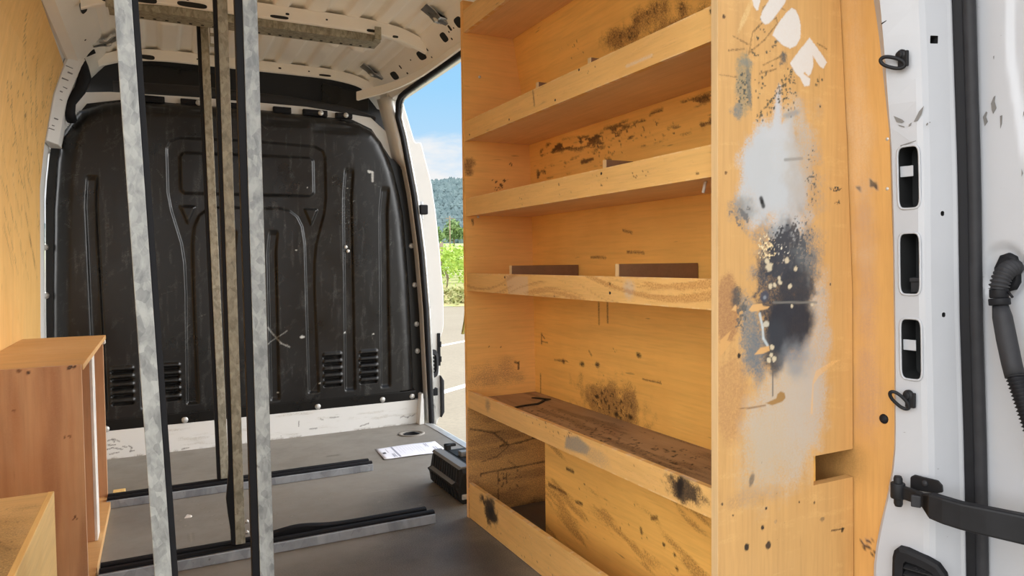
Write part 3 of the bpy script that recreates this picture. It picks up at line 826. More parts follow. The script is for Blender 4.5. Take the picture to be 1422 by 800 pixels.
# black clips in the strip
for k, (x0, x1) in enumerate(((-0.04, 0.045), (0.11, 0.22), (0.28, 0.42), (0.515, 0.60), (0.655, 0.775), (0.815, 0.90))):
    o = tag(MB().box(x0, x1, 3.570, 3.594, 1.586, 1.616 - 0.004 * (k == 5)).box(x0 + 0.006, x1 - 0.006, 3.566, 3.574, 1.592, 1.608).build('edge_clip', M['rubber'], None, 0.003),
            'black clip in the white strip above the bulkhead, ' + ('first from the left', 'second from the left', 'third from the left', 'third from the right', 'second from the right', 'first from the right')[k], 'clip', 'black clips along the top of the bulkhead')
    if k in (1, 4, 5):
        MB().lathe((x1 - 0.035, 3.566, 1.600), (0, -1, 0), [(0.013, 0), (0.013, 0.004), (0.006, 0.007), (0, 0.0071)], 12).build('bolt', M['bolt'], o)
# black foam roll and an added black sheet that keeps the gap dark
tag(MB().tube([(-0.16, 3.63, 1.655), (0.2, 3.63, 1.662), (0.6, 3.63, 1.652), (0.90, 3.63, 1.628), (1.03, 3.63, 1.60)], [0.026, 0.03, 0.03, 0.028, 0.02], 12).build('foam_roll', M['black_foam'], None), 'long black foam roll lying along the top of the bulkhead', 'foam roll')
struct(MB().box(-0.40, 1.20, 3.80, 3.82, 1.40, 1.86).build('trim_12', M['black_foam'], None), 'added black backing sheet that keeps the gap over the bulkhead dark')
tag(MB().prism([(-0.10, 3.74, 1.62), (0.30, 3.75, 1.62), (0.31, 3.75, 1.79), (-0.10, 3.74, 1.795)], (0, 0.012, 0)).build('cab_panel', M['black_plastic'], None, 0.004), 'smooth black panel in the gap over the bulkhead, on the left', 'panel')
tag(MB().prism([(0.78, 3.72, 1.66), (1.02, 3.70, 1.66), (1.02, 3.70, 1.75), (0.78, 3.72, 1.79)], (0, 0.012, 0)).build('cab_panel', M['black_plastic'], None, 0.004), 'smooth black panel in the gap over the bulkhead, on the right', 'panel')
# cable harness in the left corner
tag(MB().tube([(-0.235, 3.44, 1.785), (-0.225, 3.45, 1.755), (-0.27, 3.46, 1.735), (-0.262, 3.46, 1.69), (-0.255, 3.46, 1.64), (-0.275, 3.47, 1.59), (-0.31, 3.48, 1.54), (-0.318, 3.49, 1.50), (-0.312, 3.52, 1.47)],
              [0.012, 0.016, 0.02, 0.022, 0.026, 0.022, 0.02, 0.022, 0.02], 10).build('cable_harness', M['rubber'], None), 'thick black cable harness running down the left corner of the bulkhead', 'cable')

# ---- rear pillar on the right, with its openings
def XA(z): return float(np.interp(z, [-0.2, 0.516, 0.655, 0.793, 0.93, 1.064, 1.157, 1.249, 1.319, 1.7], [1.258, 1.255, 1.253, 1.249, 1.243, 1.235, 1.222, 1.210, 1.199, 1.125]))
def XC(z): return float(np.interp(z, [-0.2, 0.405, 0.608, 0.795, 0.991, 1.184, 1.31, 1.7], [1.285, 1.270, 1.260, 1.250, 1.245, 1.235, 1.223, 1.165]))
def XS(z): return float(np.interp(z, [-0.2, 0.264, 0.389, 0.525, 0.741, 0.991, 1.151, 1.31, 1.7], [1.362, 1.341, 1.335, 1.327, 1.311, 1.300, 1.288, 1.276, 1.235]))
def XD(z): return np.interp(z, [-0.2, 0.393, 0.742, 1.053, 1.306, 1.7], [1.380, 1.358, 1.334, 1.319, 1.307, 1.275])


def pillar_rows():
    rows = []
    for z in np.linspace(-0.12, 1.70, 46):
        wide = float(np.clip((0.50 - z) / 0.28, 0, 1)); wide = wide * wide * (3 - 2 * wide)
        y0 = 0.866 + 0.040 * wide; a, c, s_ = XA(z), XC(z), XS(z)
        rows.append([(a - 0.004 * wide, y0 + 0.001, z), (a - 0.007, y0 - 0.006, z), (c - 0.005, 0.816, z), (c - 0.001, 0.807, z), (c + 0.008, 0.801, z), (s_ - 0.006, 0.7865, z), (s_, 0.7835, z), (s_ + 0.005, 0.7825, z),
                     (s_ + 0.05, 0.7825, z), (s_ + 0.05, 0.905, z), (a + 0.03, 0.905, z)])
    return rows


dp = MB().sweep(pillar_rows(), True, True).build('trim_13', M['white'], None)
struct(dp, 'white rear door pillar with three dark openings and black rubber seal')


def rbox(c, u, v, n, ru, rv, d, rad=0.012):
    """rounded slot cutter: centre, half sizes along u and v, depth along n"""
    c, u, v, n = (Vector(q).normalized() if i else Vector(q) for i, q in enumerate((c, u, v, n)))
    pts = []
    for sx, sy, a0 in ((1, 1, 0), (-1, 1, 90), (-1, -1, 180), (1, -1, 270)):
        for k in range(6):
            q = math.radians(a0 + 18 * k); pts.append(c + u * (sx * (ru - rad) + rad * math.cos(q)) + v * (sy * (rv - rad) + rad * math.sin(q)) - n * d)
    return MB().prism(pts, n * (2 * d))


OPEN = []
cutters = []
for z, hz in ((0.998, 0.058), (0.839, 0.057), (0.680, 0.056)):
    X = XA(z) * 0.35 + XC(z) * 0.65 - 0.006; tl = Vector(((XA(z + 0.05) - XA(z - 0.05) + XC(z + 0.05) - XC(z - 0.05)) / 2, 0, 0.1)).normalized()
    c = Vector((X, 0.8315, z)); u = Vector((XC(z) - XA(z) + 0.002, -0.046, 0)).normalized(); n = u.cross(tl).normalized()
    OPEN.append((c, u, tl, n)); cutters.append((rbox(c, u, tl, n, 0.0185, hz, 0.055), M['hole_shade']))  # pocket walls take the painted shade colour
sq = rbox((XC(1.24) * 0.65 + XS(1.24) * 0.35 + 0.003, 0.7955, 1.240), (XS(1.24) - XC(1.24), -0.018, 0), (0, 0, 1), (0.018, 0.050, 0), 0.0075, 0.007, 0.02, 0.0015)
cutters.append((sq, M['hole_shade']))
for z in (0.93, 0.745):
    cutters.append((rbox((XC(z) * 0.5 + XS(z) * 0.5 + 0.002, 0.793, z), (XS(z) - XC(z), -0.018, 0), (0, 0, 1), (0.018, 0.050, 0), 0.0035, 0.0045, 0.02, 0.003), M['hole_shade']))
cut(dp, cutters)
# white lips and tongues inside the openings
for k, (c, u, tl, n) in enumerate(OPEN):
    hz = 0.057; ring = []
    for q in range(28):
        a = 2 * math.pi * q / 28; ca, sa = math.cos(a), math.sin(a)
        ring.append(c + u * 0.0195 * math.copysign(abs(ca) ** 0.45, ca) + tl * (hz + 0.0005) * math.copysign(abs(sa) ** 0.25, sa) - n * 0.0)
    s_ = 1 if n.x < 0 else -1
    MB().tube([p + n * s_ * 0.0005 for p in ring], 0.0022, 6, True).build('opening_lip', M['white'], dp)
    if k != 1:
        zc = 0.012 if k == 0 else 0.006
        MB().obox(c + tl * zc - u * 0.0085 - n * s_ * 0.010, u * 0.0125, tl * 0.010, n * 0.0015).build('tongue', M['white'], dp, 0.001)
    else:
        MB().obox(c - tl * 0.040 + u * 0.004 - n * s_ * 0.016, u * 0.008, tl * 0.014, n * 0.008).obox(c - tl * 0.03 + u * 0.006 - n * s_ * 0.014, u * 0.01, tl * 0.004, n * 0.01).build('clip', M['rubber_grey'], dp, 0.002)
MB().tube([at(1224, 33, 'Y', 0.8605), at(1250, 17, 'Y', 0.836), at(1275, 1, 'Y', 0.812)], 0.0012, 5).build('seam', M['rubber_grey'], dp)

def on_plane(px, py, o, n):
    d = at(px, py, 'Y', 1.0) - Vector((0, 0, EYE)); q = Vector((0, 0, EYE)); return q + d * ((o - q).dot(n) / d.dot(n))


def scuff(parent, o, n, polys, mat):
    mb = MB()
    for pl in polys:
        mb.prism([on_plane(x, y, o, n) for x, y in pl], n * 0.0003)
    mb.build('scuff_mark', mat, parent)


zq = 1.10; pa = Vector((XA(zq) - 0.007, 0.860, zq)); pb = Vector((XC(zq) - 0.005, 0.816, zq)); dz = Vector(((XA(1.2) + XC(1.2) - XA(1.0) - XC(1.0)) / 2, 0, 0.2))
npl = (pb - pa).cross(dz).normalized(); npl = npl if npl.x < 0 else -npl
scuff(dp, pa + npl * 0.0012, npl, [[(1241, 161), (1246, 163), (1253, 166), (1256, 169), (1252, 171), (1245, 169)], [(1247, 173), (1256, 175.5), (1256, 177), (1249, 175)], [(1262, 173), (1266, 170), (1265, 174), (1262, 176)],
      [(1269, 169), (1276, 155), (1283, 147), (1280, 158), (1274, 168)], [(1250, 202), (1262, 198), (1272, 195), (1272, 196), (1262, 200), (1251, 204)], [(1286, 173), (1288, 170), (1289, 172), (1287, 175)], [(1290, 170), (1292, 169), (1292, 171)]], M['scuff'])
zq = 1.10; o_ = Vector((float(XD(zq)) + 0.004, 0.72, zq)); nd_ = (Vector((0, 1, 0)).cross(Vector((float(XD(1.2) - XD(1.0)), 0, 0.2)))).normalized(); nd_ = nd_ if nd_.x < 0 else -nd_
DOOR_MARKS = [[(1366 + x * 0.3125 - 1, y * 0.3125) for x, y in pl] for pl in ([(0, 520), (14, 495), (20, 500), (14, 520), (22, 540), (8, 560)], [(36, 460), (48, 430), (56, 425), (52, 450), (60, 480), (46, 505), (40, 490)], [(76, 515), (86, 512), (84, 550), (78, 570)], [(180, 495), (186, 500), (178, 520)], [(172, 750), (178, 770), (172, 785)], [(46, 250), (50, 248), (48, 265)])]

# rubber seal of the rear door opening
zs = np.linspace(-0.12, 1.66, 26)
sl = thing('rear_door_seal', (1.33, 0.76, 0), 'thick black rubber seal standing upright between the rear pillar and the open door', 'rubber seal')
MB().sweep([[(XS(z) + 0.001, 0.7822, z), (XS(z) + 0.003, 0.777, z), (XS(z) + 0.008, 0.767, z), (XS(z) + 0.030, 0.760, z), (XS(z) + 0.030, 0.7822, z)] for z in zs], True, True, False).build('flange_strip', M['rubber'], sl, 0.002)
MB().tube([(XS(z) + 0.0145, 0.7600, z) for z in zs], 0.0105, 12).build('bulb', M['rubber_grey'], sl)

# open rear door (inner face)
def door_x(z): return XD(z) + 0.004


def door_fn(a, b):
    x = door_x(b) + 0.0 * a
    x = x + 0.010 * sstep(0.60, 0.55, a) * 0
    rec = np.sqrt(((a - 0.722) / 0.040) ** 2 + ((b - 0.822) / 0.052) ** 2)
    x = x + 0.009 * (1 - sstep(0.80, 1.05, rec))
    x = x + 0.016 * sstep(0.665, 0.650, a - 0.05 * np.clip(b - 0.5, 0, 1)) * sstep(0.62, 0.50, b)
    x = x + 0.006 * sstep(0.700, 0.692, a + 0.010 * np.sin(b * 14)) * sstep(1.0, 1.05, b)
    return (x, a, b)


def door_paint(p):
    for y, z, ra, rb, d in ((0.732, 1.10, 0.006, 0.03, 0.5), (0.722, 1.085, 0.004, 0.02, 0.45), (0.705, 1.09, 0.003, 0.03, 0.4), (0.70, 1.0, 0.003, 0.02, 0.4)):
        p.speck(y, z, ra * 1.6, rb * 1.4, (70, 72, 78), d, 330, int(z * 90))


dr = plate('door_1', lin(0.762, 0.30, 0.006), lin(-0.1, 1.6, 0.008), door_fn, (0.045, 0, 0), M['white'], None, None, None, True)
struct(dr, 'open white rear door seen on its inner face')
scuff(dr, o_ + nd_ * 0.0012, nd_, DOOR_MARKS, M['scuff'])

# cable conduit from the door to the body
cc_ = thing('cable_conduit', at(1397, 385, 'X', 1.335), 'black ribbed cable conduit coming out of the open white rear door', 'cable conduit')
gr = [at(x, y, 'X', 1.338) for x, y in ((1382, 372), (1390, 355), (1402, 351), (1412, 356), (1416, 370), (1416, 392), (1410, 402), (1400, 405), (1390, 395), (1382, 385))]
gc = sum(gr, Vector()) / len(gr)
MB().sweep([[p + Vector((0.012, 0, 0)) for p in gr], [p + Vector((-0.003, 0, 0)) for p in gr], [gc + (p - gc) * 0.8 + Vector((-0.006, 0, 0)) for p in gr]], True, True, True).build('grommet', M['rubber'], cc_)
P0 = at(1408, 372, 'X', 1.338); P1 = at(1397, 372, 'X', 1.312); P2 = at(1389, 385, 'X', 1.305); P3 = at(1387, 402, 'X', 1.303)
bel = []; rad = []
for i in range(37):
    u = i / 36; p = P0 * (1 - u) ** 3 + P1 * 3 * u * (1 - u) ** 2 + P2 * 3 * u * u * (1 - u) + P3 * u ** 3
    bel.append(p); rad.append(0.0158 if i % 4 < 2 else 0.0125)
MB().tube(bel, rad, 14).build('bellows', M['rubber_grey'], cc_)
MB().tube([at(1387, 401, 'X', 1.303), at(1387.5, 414, 'X', 1.303)], 0.0145, 14).tube([at(1387.5, 414, 'X', 1.303), at(1388.5, 424, 'X', 1.303)], 0.0165, 14).build('collar', M['rubber'], cc_, 0.002)
MB().tube([at(1400, 405, 'X', 1.303), at(1406, 413, 'X', 1.300)], 0.0022, 6).build('tie', M['rubber'], cc_)
low = [at(1389, 424, 'X', 1.303), at(1392, 440, 'X', 1.301), at(1398, 472, 'X', 1.297), at(1405, 505, 'X', 1.292), at(1410, 524, 'X', 1.288)]
MB().tube(low, [0.012, 0.0150, 0.0155, 0.0152, 0.0150], 14).build('sleeve', M['rubber_grey'], cc_)
b0, b1 = at(1410, 522, 'X', 1.288), at(1436, 600, 'X', 1.27)
bp = [b0.lerp(b1, i / 44) for i in range(45)]
dirn = (b1 - b0).normalized(); q1 = b1 + dirn * 0.05; q2 = q1 + Vector((0.045, -0.02, -0.03)); q2.x = float(XD(q2.z)) + 0.006
bp += [b1 * (1 - t) ** 2 + q1 * 2 * t * (1 - t) + q2 * t * t for t in (i / 24 for i in range(1, 25))]
MB().tube(bp, [0.0155 if i % 3 == 0 else 0.0122 for i in range(len(bp))], 12).build('lower_bellows', M['rubber'], cc_)

# lashing rings on the pillar
def ring_hook(px, py, ex, ey, low, label):
    z0 = at(px, py, 'X', 1.235).z; X = XA(z0) * 0.5 + XC(z0) * 0.5 - 0.008
    c = at(px, py, 'X', X)
    t = thing('lashing_ring', c, label, 'lashing ring', 'black lashing rings on the rear pillar')
    MB().lathe(c, (-1, 0.1, 0), [(0.0105, 0), (0.0105, 0.005), (0.007, 0.007), (0.007, 0.010), (0.004, 0.011), (0, 0.0111)], 18).obox(c + Vector((-0.003, -0.004, -0.008)), (0.003, 0, 0), (0, 0.009, 0), (0, 0, 0.014)).build('plate', M['steel_black'], t, 0.001)
    cx, cy = ex; L, W = ey; ca, sa = math.cos(low), math.sin(low); pts = []
    for i in range(36):
        q = 2 * math.pi * i / 36; a = L * math.copysign(abs(math.cos(q)) ** 0.8, math.cos(q)); b = W * math.sin(q)
        pts.append(at(cx + a * ca - b * sa, cy + a * sa + b * ca, 'X', X - 0.014 + 0.010 * a / L))
    MB().tube(pts, 0.0034, 8, True).build('ring', M['steel_black'], t)


ring_hook(1253, 77, (1239.5, 87), (17, 7), 0.22, 'upper black lashing ring, high on the white rear pillar')
ring_hook(1263, 549, (1249, 556), (16.5, 6), 0.72, 'lower black lashing ring, under the lowest pillar opening')

# door check arm
ha = thing('door_hinge_arm', (1.235, 0.835, 0.43), 'black steel hinge arm reaching from the rear pillar to the open door', 'door hinge')
hx = 1.228
c0 = at(1247, 661, 'X', hx); c1 = at(1247.5, 703, 'X', hx)
MB().tube([c0, c0.lerp(c1, .08), c0.lerp(c1, .92), c1], [0.006, 0.0078, 0.0078, 0.006], 14).build('pin', M['steel_black'], ha)
kz = (c0.z + c1.z) / 2
MB().lathe((hx, c0.y, kz - 0.014), (0, 0, 1), [(0.0125, 0), (0.0125, 0.030)], 18).build('knuckle', M['steel_black'], ha, 0.002)
pl_ = [at(x, y, 'X', 1.252) for x, y in ((1264, 663), (1270, 660), (1303, 668), (1309, 675), (1310, 684), (1300, 686), (1264, 680))]
pl_ = [Vector((1.252 - 0.0, p.y, p.z)) for p in pl_]
MB().prism(pl_, (0.006, 0.003, 0)).build('mounting_plate', M['steel_black'], ha, 0.002)
MB().lathe(at(1285, 671, 'X', 1.253), (-1, 0, 0), [(0.0055, 0), (0.0055, 0.003), (0.002, 0.004), (0, 0.0041)], 12).build('rivet', M['rubber_grey'], ha)
ctr = [(hx + 0.002, c0.y - 0.010), (1.227, 0.808), (1.226, 0.790), (1.224, 0.772), (1.226, 0.752), (1.232, 0.725), (1.243, 0.69), (1.262, 0.64), (1.285, 0.58), (1.315, 0.515), (1.340, 0.47), (1.352, 0.448)]
hz = [0.0125, 0.0125, 0.013, 0.0225, 0.0235, 0.0235, 0.0240, 0.0245, 0.025, 0.025, 0.025, 0.024]
zc = [kz, kz, kz - 0.002, kz - 0.006, kz - 0.008, kz - 0.010, kz - 0.010, kz - 0.011, kz - 0.012, kz - 0.012, kz - 0.012, kz - 0.012]
rows = []
for i, (x, y) in enumerate(ctr):
    a = Vector(ctr[max(i - 1, 0)]); b = Vector(ctr[min(i + 1, len(ctr) - 1)]); d = (b - a).normalized(); n = Vector((-d.y, d.x))
    w = 0.005 if i < 3 else 0.011
    rows.append([(x - n.x * w, y - n.y * w, zc[i] - hz[i]), (x + n.x * w, y + n.y * w, zc[i] - hz[i]), (x + n.x * w, y + n.y * w, zc[i] + hz[i]), (x - n.x * w, y - n.y * w, zc[i] + hz[i])])
MB().sweep(rows[:4]).build('link', M['steel_black'], ha, 0.003)
MB().sweep(rows[2:]).build('arm', M['steel_black'], ha, 0.004)
MB().obox(at(1272, 696, 'X', 1.220), (0.0035, 0.002, 0), (-0.004, 0.007, 0), (0, 0, 0.011)).build('stop_block', M['rubber_grey'], ha, 0.002)

# vent grille low on the pillar
vg = thing('vent_grille', at(1278, 790, 'X', 1.25), 'black louvred vent grille at the foot of the white rear pillar', 'vent')
A0 = at(1240, 780, 'X', 1.240); B0 = at(1318, 790, 'X', 1.268)
u = (B0 - A0); wdt = u.length; u.normalize(); v = Vector((0.02, 0, 1)).normalized(); n = v.cross(u).normalized()
if n.x > 0: n = -n
oc = A0 + u * wdt / 2 + v * (-0.045)
def vp(s, h, d=0): return oc + u * s * wdt / 2 + v * h + n * d
outl = [(-1, -0.09), (-1, 0.055), (-0.94, 0.068), (-0.8, 0.074), (-0.5, 0.072), (0.2, 0.060), (0.62, 0.050), (0.88, 0.033), (1.0, 0.006), (1.0, -0.09)]
inl = [(-.6, -.09), (-.6, .036), (-.58, .046), (-.5, .050), (-.2, .047), (.2, .040), (.45, .034), (.64, .024), (.72, .008), (.72, -.09)]
MB().sweep([[vp(s, h, -0.015) for s, h in outl], [vp(s, h, 0.003) for s, h in outl], [vp(s * 0.90, h * 0.9, 0.006) for s, h in outl], [vp(s, h, 0.006) for s, h in inl], [vp(s, h, -0.012) for s, h in inl]], True, True, False).build('frame', M['rubber'], vg)
for k in range(8):
    h = 0.038 - k * 0.0125
    r_ = [[vp(s, h - s * 0.008, -0.011), vp(s, h - s * 0.008 - 0.005, 0.0045), vp(s, h - s * 0.008 - 0.007, 0.0035), vp(s, h - s * 0.008 - 0.003, -0.012)] for s in (-0.58, 0.70)]
    MB().sweep(r_).build('louvre', M['vent'], vg)

# ================================================================== PLYWOOD LININGS
def left_paint(p):
    p.speck(2.9, 1.35, 0.6, 0.4, (60, 40, 20), 0.17, 150, 4, 0.8)
    p.speck(3.22, 1.50, 0.12, 0.16, (70, 45, 22), 0.30, 120, 6, 0.6)
    for y, z in ((3.06, 1.42), (2.98, 1.20), (3.16, 1.24), (2.93, 1.05), (3.13, 0.80), (3.0, 0.90)):
        p.blob(y, z, 0.005, 0.014, (50, 28, 12), 0.9, 0.4, 0.4, 90, 3)
    for i in range(46):
        y, z = rng.uniform(2.5, 3.3), rng.uniform(0.9, 1.66); l = rng.uniform(0.03, 0.25)
        p.stroke([(y, z), (y + l, z - l * rng.uniform(0.5, 1.0))], 0.0024, (104, 66, 30), rng.uniform(0.25, 0.75))


pw = plate('plywood_lining', lin(0.90, 3.345, 0.010), lin(0.0, 1.66, 0.010), lambda a, b: (lambda z: (ply_left_x(z) + 0 * a, a, z))(b + 0.040 * np.clip((3.345 - a) / 1.0, 0, 1.5) * (b / 1.66) ** 12), (-0.009, 0, 0), M['ply_wall'], None, left_paint)
tag(pw, 'curved orange plywood lining on the left wall, marked with scratches', 'plywood panel')

def right_paint(p):
    p.speck(0.905, 0.99, 0.02, 0.02, (60, 50, 40), 0.55, 380, 3)
    p.speck(0.93, 0.99, 0.02, 0.015, (60, 50, 40), 0.45, 380, 5)
    p.blob(0.925, 0.75, 0.03, 0.25, (150, 125, 120), 0.35, 0.8, 0.8, 14, 5)
    p.blob(0.93, 1.10, 0.03, 0.25, (205, 180, 150), 0.35, 0.8, 0.8, 14, 8)
    p.speck(0.925, 0.27, 0.03, 0.03, (70, 50, 40), 0.45, 200, 9)
    p.blob(1.00, 0.43, 0.06, 0.05, (110, 80, 40), 0.45, 0.8, 0.5, 14, 8)


pr = plate('plywood_lining', lin(0.868, 2.12, 0.006), lin(0.0, 1.62, 0.006), lambda a, b: (ply_right_x(b) + 0 * a, a, b), (0.007, 0, 0), M['ply_rwall'], None, right_paint)
tag(pr, 'orange plywood lining on the right wall between the shelving and the white pillar', 'plywood panel')
c = at(1226, 582, 'X', 1.252)
MB().lathe((float(ply_right_x(c.z)) + 0.001, c.y, c.z), (-1, 0, 0), [(0.0095, 0), (0.0095, 0.002), (0.006, 0.005), (0, 0.0055)], 16).build('plug', M['rubber'], pr)
for px, py in ((1232, 193), (1221, 2), (1232, 262)):
    c = at(px, py, 'X', float(ply_right_x(at(px, py, 'X', 1.21).z)))
    MB().lathe((c.x + 0.001, c.y, c.z), (-1, 0, 0), [(0.0038, 0), (0.0038, 0.001), (0.002, 0.002), (0, 0.0021)], 10).build('screw', M['bolt'], pr)

# ================================================================== SHELVING ON THE RIGHT
XS, YN, YF, TOP = 0.904, 0.956, 2.131, 1.665
sh = thing('shelving_unit', (1.05, 1.55, 0), 'tall plywood shelving unit with lipped shelves along the right wall', 'shelves')


def ez(x, y):
    q = at(x, y, 'Y', YN); return (q.x, q.z)


def end_paint(p):
    E_ = lambda x, y, rx, ry, col, k=1.0, soft=0.5, rough=0.5, sc=30, seed=0, rot=0.0: p.blob(*ez(x, y), rx * 0.00187, ry * 0.0014, tuple(v * 0.91 for v in col), k, soft, rough, sc, seed, rot)
    S_ = lambda x, y, rx, ry, col, d=0.35, sc=200, seed=0, k=1.0: p.speck(*ez(x, y), rx * 0.00187, ry * 0.0014, col, d, sc, seed, k)
    # faint sanding marks
    n = fbm(p.a * 14, p.b * 70, 3); p.over(0.10 * sstep(0.58, 0.72, n), (232, 190, 125))
    E_(1010, 430, 16, 45, (178, 128, 82), 0.8, 0.25, 0.35, 24, 2)
    E_(1014, 560, 20, 60, (196, 145, 92), 0.6, 0.4, 0.5, 20, 12)
    # lower pale overspray
    E_(1088, 585, 52, 95, (208, 192, 172), 0.85, 0.45, 0.45, 22, 4)
    E_(1060, 640, 34, 60, (205, 186, 160), 0.6, 0.6, 0.5, 20, 5)
    E_(1133, 470, 22, 110, (202, 190, 178), 0.75, 0.5, 0.4, 22, 6)
    E_(1120, 560, 34, 60, (205, 192, 178), 0.6, 0.5, 0.4, 22, 16)
    # white paint patch
    E_(1076, 232, 40, 62, (206, 210, 214), 0.97, 0.28, 0.35, 30, 7)
    E_(1052, 250, 28, 66, (202, 205, 208), 0.9, 0.35, 0.4, 30, 8)
    p.poly([ez(1062, 190), ez(1072, 178), ez(1078, 128), ez(1083, 118), ez(1086, 170), ez(1100, 160), ez(1104, 200)], (190, 192, 195), 0.92, 0.006)
    E_(1095, 285, 30, 66, (204, 208, 212), 0.9, 0.5, 0.5, 30, 9)
    E_(1110, 210, 24, 60, (204, 200, 192), 0.6, 0.6, 0.7, 34, 19)
    E_(1100, 158, 14, 5, (150, 156, 160), 0.7, 0.6, 0.4, 60, 9, 0.3)
    # grey smear on the left of the white
    E_(1030, 295, 18, 18, (132, 132, 128), 0.7, 0.7, 0.7, 50, 10)
    S_(1030, 300, 22, 22, (95, 95, 96), 0.5, 160, 3, 0.8)
    # dark soot-like spray
    E_(1092, 350, 42, 48, (128, 134, 138), 0.75, 0.6, 0.7, 40, 11)
    S_(1092, 355, 46, 62, (58, 60, 66), 0.75, 210, 12)
    E_(1090, 398, 40, 50, (60, 63, 72), 0.85, 0.4, 0.8, 46, 13)
    E_(1120, 375, 20, 50, (110, 116, 120), 0.6, 0.6, 0.8, 60, 33)
    E_(1094, 330, 7, 32, (66, 68, 76), 0.85, 0.5, 0.6, 50, 14)
    E_(1072, 365, 6, 26, (56, 58, 66), 0.8, 0.5, 0.6, 50, 15)
    E_(1094, 450, 36, 46, (40, 43, 53), 0.99, 0.28, 0.25, 26, 17)
    E_(1078, 480, 22, 38, (52, 57, 66), 0.9, 0.4, 0.4, 30, 18)
    E_(1105, 400, 28, 32, (48, 51, 60), 0.85, 0.4, 0.7, 50, 20)
    E_(1106, 498, 24, 26, (150, 154, 160), 0.7, 0.7, 0.5, 34, 21)
    E_(1040, 460, 14, 52, (120, 128, 132), 0.8, 0.6, 0.6, 36, 22)
    E_(1052, 490, 12, 40, (112, 122, 130), 0.8, 0.6, 0.4, 30, 23)
    E_(1023, 412, 8, 13, (72, 74, 76), 0.85, 0.5, 0.6, 60, 24)
    S_(1030, 430, 14, 40, (84, 84, 82), 0.5, 170, 25, 0.8)
    S_(1064, 345, 18, 34, (226, 204, 160), 0.45, 260, 26)
    S_(1085, 350, 18, 18, (222, 216, 200), 0.32, 260, 27)
    S_(1112, 330, 30, 50, (80, 82, 86), 0.4, 230, 28)
    for x, y, r in ((1068, 371, 5), (1065, 363, 3), (1083, 392, 3), (1076, 396, 2.5), (1097, 398, 3), (1070, 398, 3), (1105, 373, 3), (1093, 362, 3.5), (1082, 386, 2.5), (1100, 425, 2), (1128, 423, 2), (1072, 482, 3), (1071, 493, 2.5), (1068, 500, 3), (1075, 499, 3)):
        E_(x, y, r, r * 1.2, (226, 210, 178), 0.95, 0.3, 0.5, 200, int(x))
    p.stroke([ez(1074, 420), ez(1134, 420)], 0.0022, (120, 118, 112), 0.8)
    p.stroke([ez(1055, 436), ez(1059, 455), ez(1060, 470), ez(1066, 480)], 0.003, (190, 200, 204), 0.85)
    E_(1064, 450, 4, 4, (214, 206, 186), 0.95, 0.3, 0.4, 200, 3)
    E_(1062, 412, 6, 8, (70, 76, 92), 0.9, 0.3, 0.3, 90, 31)
    E_(1062, 413, 2.5, 3, (150, 158, 168), 0.8, 0.3, 0.3, 200, 32)
    cr = lambda pts, col: p.poly([ez(1000 + x / 4, 300 + y / 4) for x, y in pts], tuple(v * 0.92 for v in col), 0.95, 0.001)
    cr([(158, 522), (180, 492), (232, 486), (240, 500), (275, 503), (262, 516), (225, 524), (175, 534)], (232, 182, 118))
    cr([(64, 522), (84, 492), (92, 500), (88, 530)], (232, 182, 118))
    cr([(188, 772), (225, 730), (272, 722), (276, 748), (240, 764)], (232, 180, 116))
    cr([(0, 690), (60, 636), (40, 690), (62, 700), (20, 760), (0, 780)], (226, 172, 104))
    # key-hole shaped scar and cracks
    cr2 = lambda pts, col, k=0.95: p.poly([ez(980 + x / 2.668, 500 + y / 2.668) for x, y in pts], col, k, 0.0012)
    cr2([(222, 160), (262, 142), (266, 126), (278, 116), (292, 122), (296, 140), (284, 154), (268, 160), (246, 168)], (158, 118, 62))
    cr2([(114, 180), (160, 176), (222, 166), (224, 170), (160, 181)], (120, 84, 44))
    cr2([(408, 40), (470, 4), (500, 0), (480, 10), (420, 60), (400, 90), (396, 200), (388, 200), (396, 80)], (226, 176, 110), 0.5)
    p.stroke([ez(1073, 505), ez(1073, 550)], 0.0016, (70, 70, 72), 0.8)
    p.blob(*ez(1043, 668), 0.006, 0.016, (110, 96, 80), 0.8, 0.5, 0.6, 90, 3, -0.3)
    # grey green smear and black spatter above
    E_(1032, 118, 11, 38, (158, 146, 116), 0.75, 0.4, 0.5, 50, 41)
    E_(1040, 118, 3, 36, (120, 118, 106), 0.8, 0.5, 0.5, 60, 42, 0.1)
    E_(1036, 86, 9, 5, (140, 140, 128), 0.7, 0.5, 0.5, 60, 43)
    E_(1024, 155, 8, 10, (128, 132, 126), 0.75, 0.5, 0.7, 70, 44)
    S_(1032, 125, 13, 40, (70, 72, 66), 0.42, 300, 45)
    E_(1088, 82, 6, 9, (84, 88, 88), 0.8, 0.5, 0.8, 90, 46)
    for (x0, y0), (x1, y1), nn, sp in (((1050, 168), (1102, 100), 42, 2.0), ((1045, 80), (1062, 10), 26, 3), ((1062, 165), (1104, 95), 26, 4), ((1085, 140), (1108, 88), 46, 6), ((1068, 75), (1082, 55), 10, 2), ((1050, 130), (1070, 90), 14, 4), ((1092, 150), (1100, 120), 16, 6), ((1128, 118), (1146, 110), 6, 2)):
        for i in range(nn):
            u_ = rng.uniform(); q = ez(x0 + (x1 - x0) * u_ + rng.normal() * sp, y0 + (y1 - y0) * u_ + rng.normal() * sp)
            p.blob(*q, rng.uniform(0.0012, 0.0030), rng.uniform(0.0012, 0.0030), (78, 72, 56), 0.9, 0.4, 0.3, 200, i)
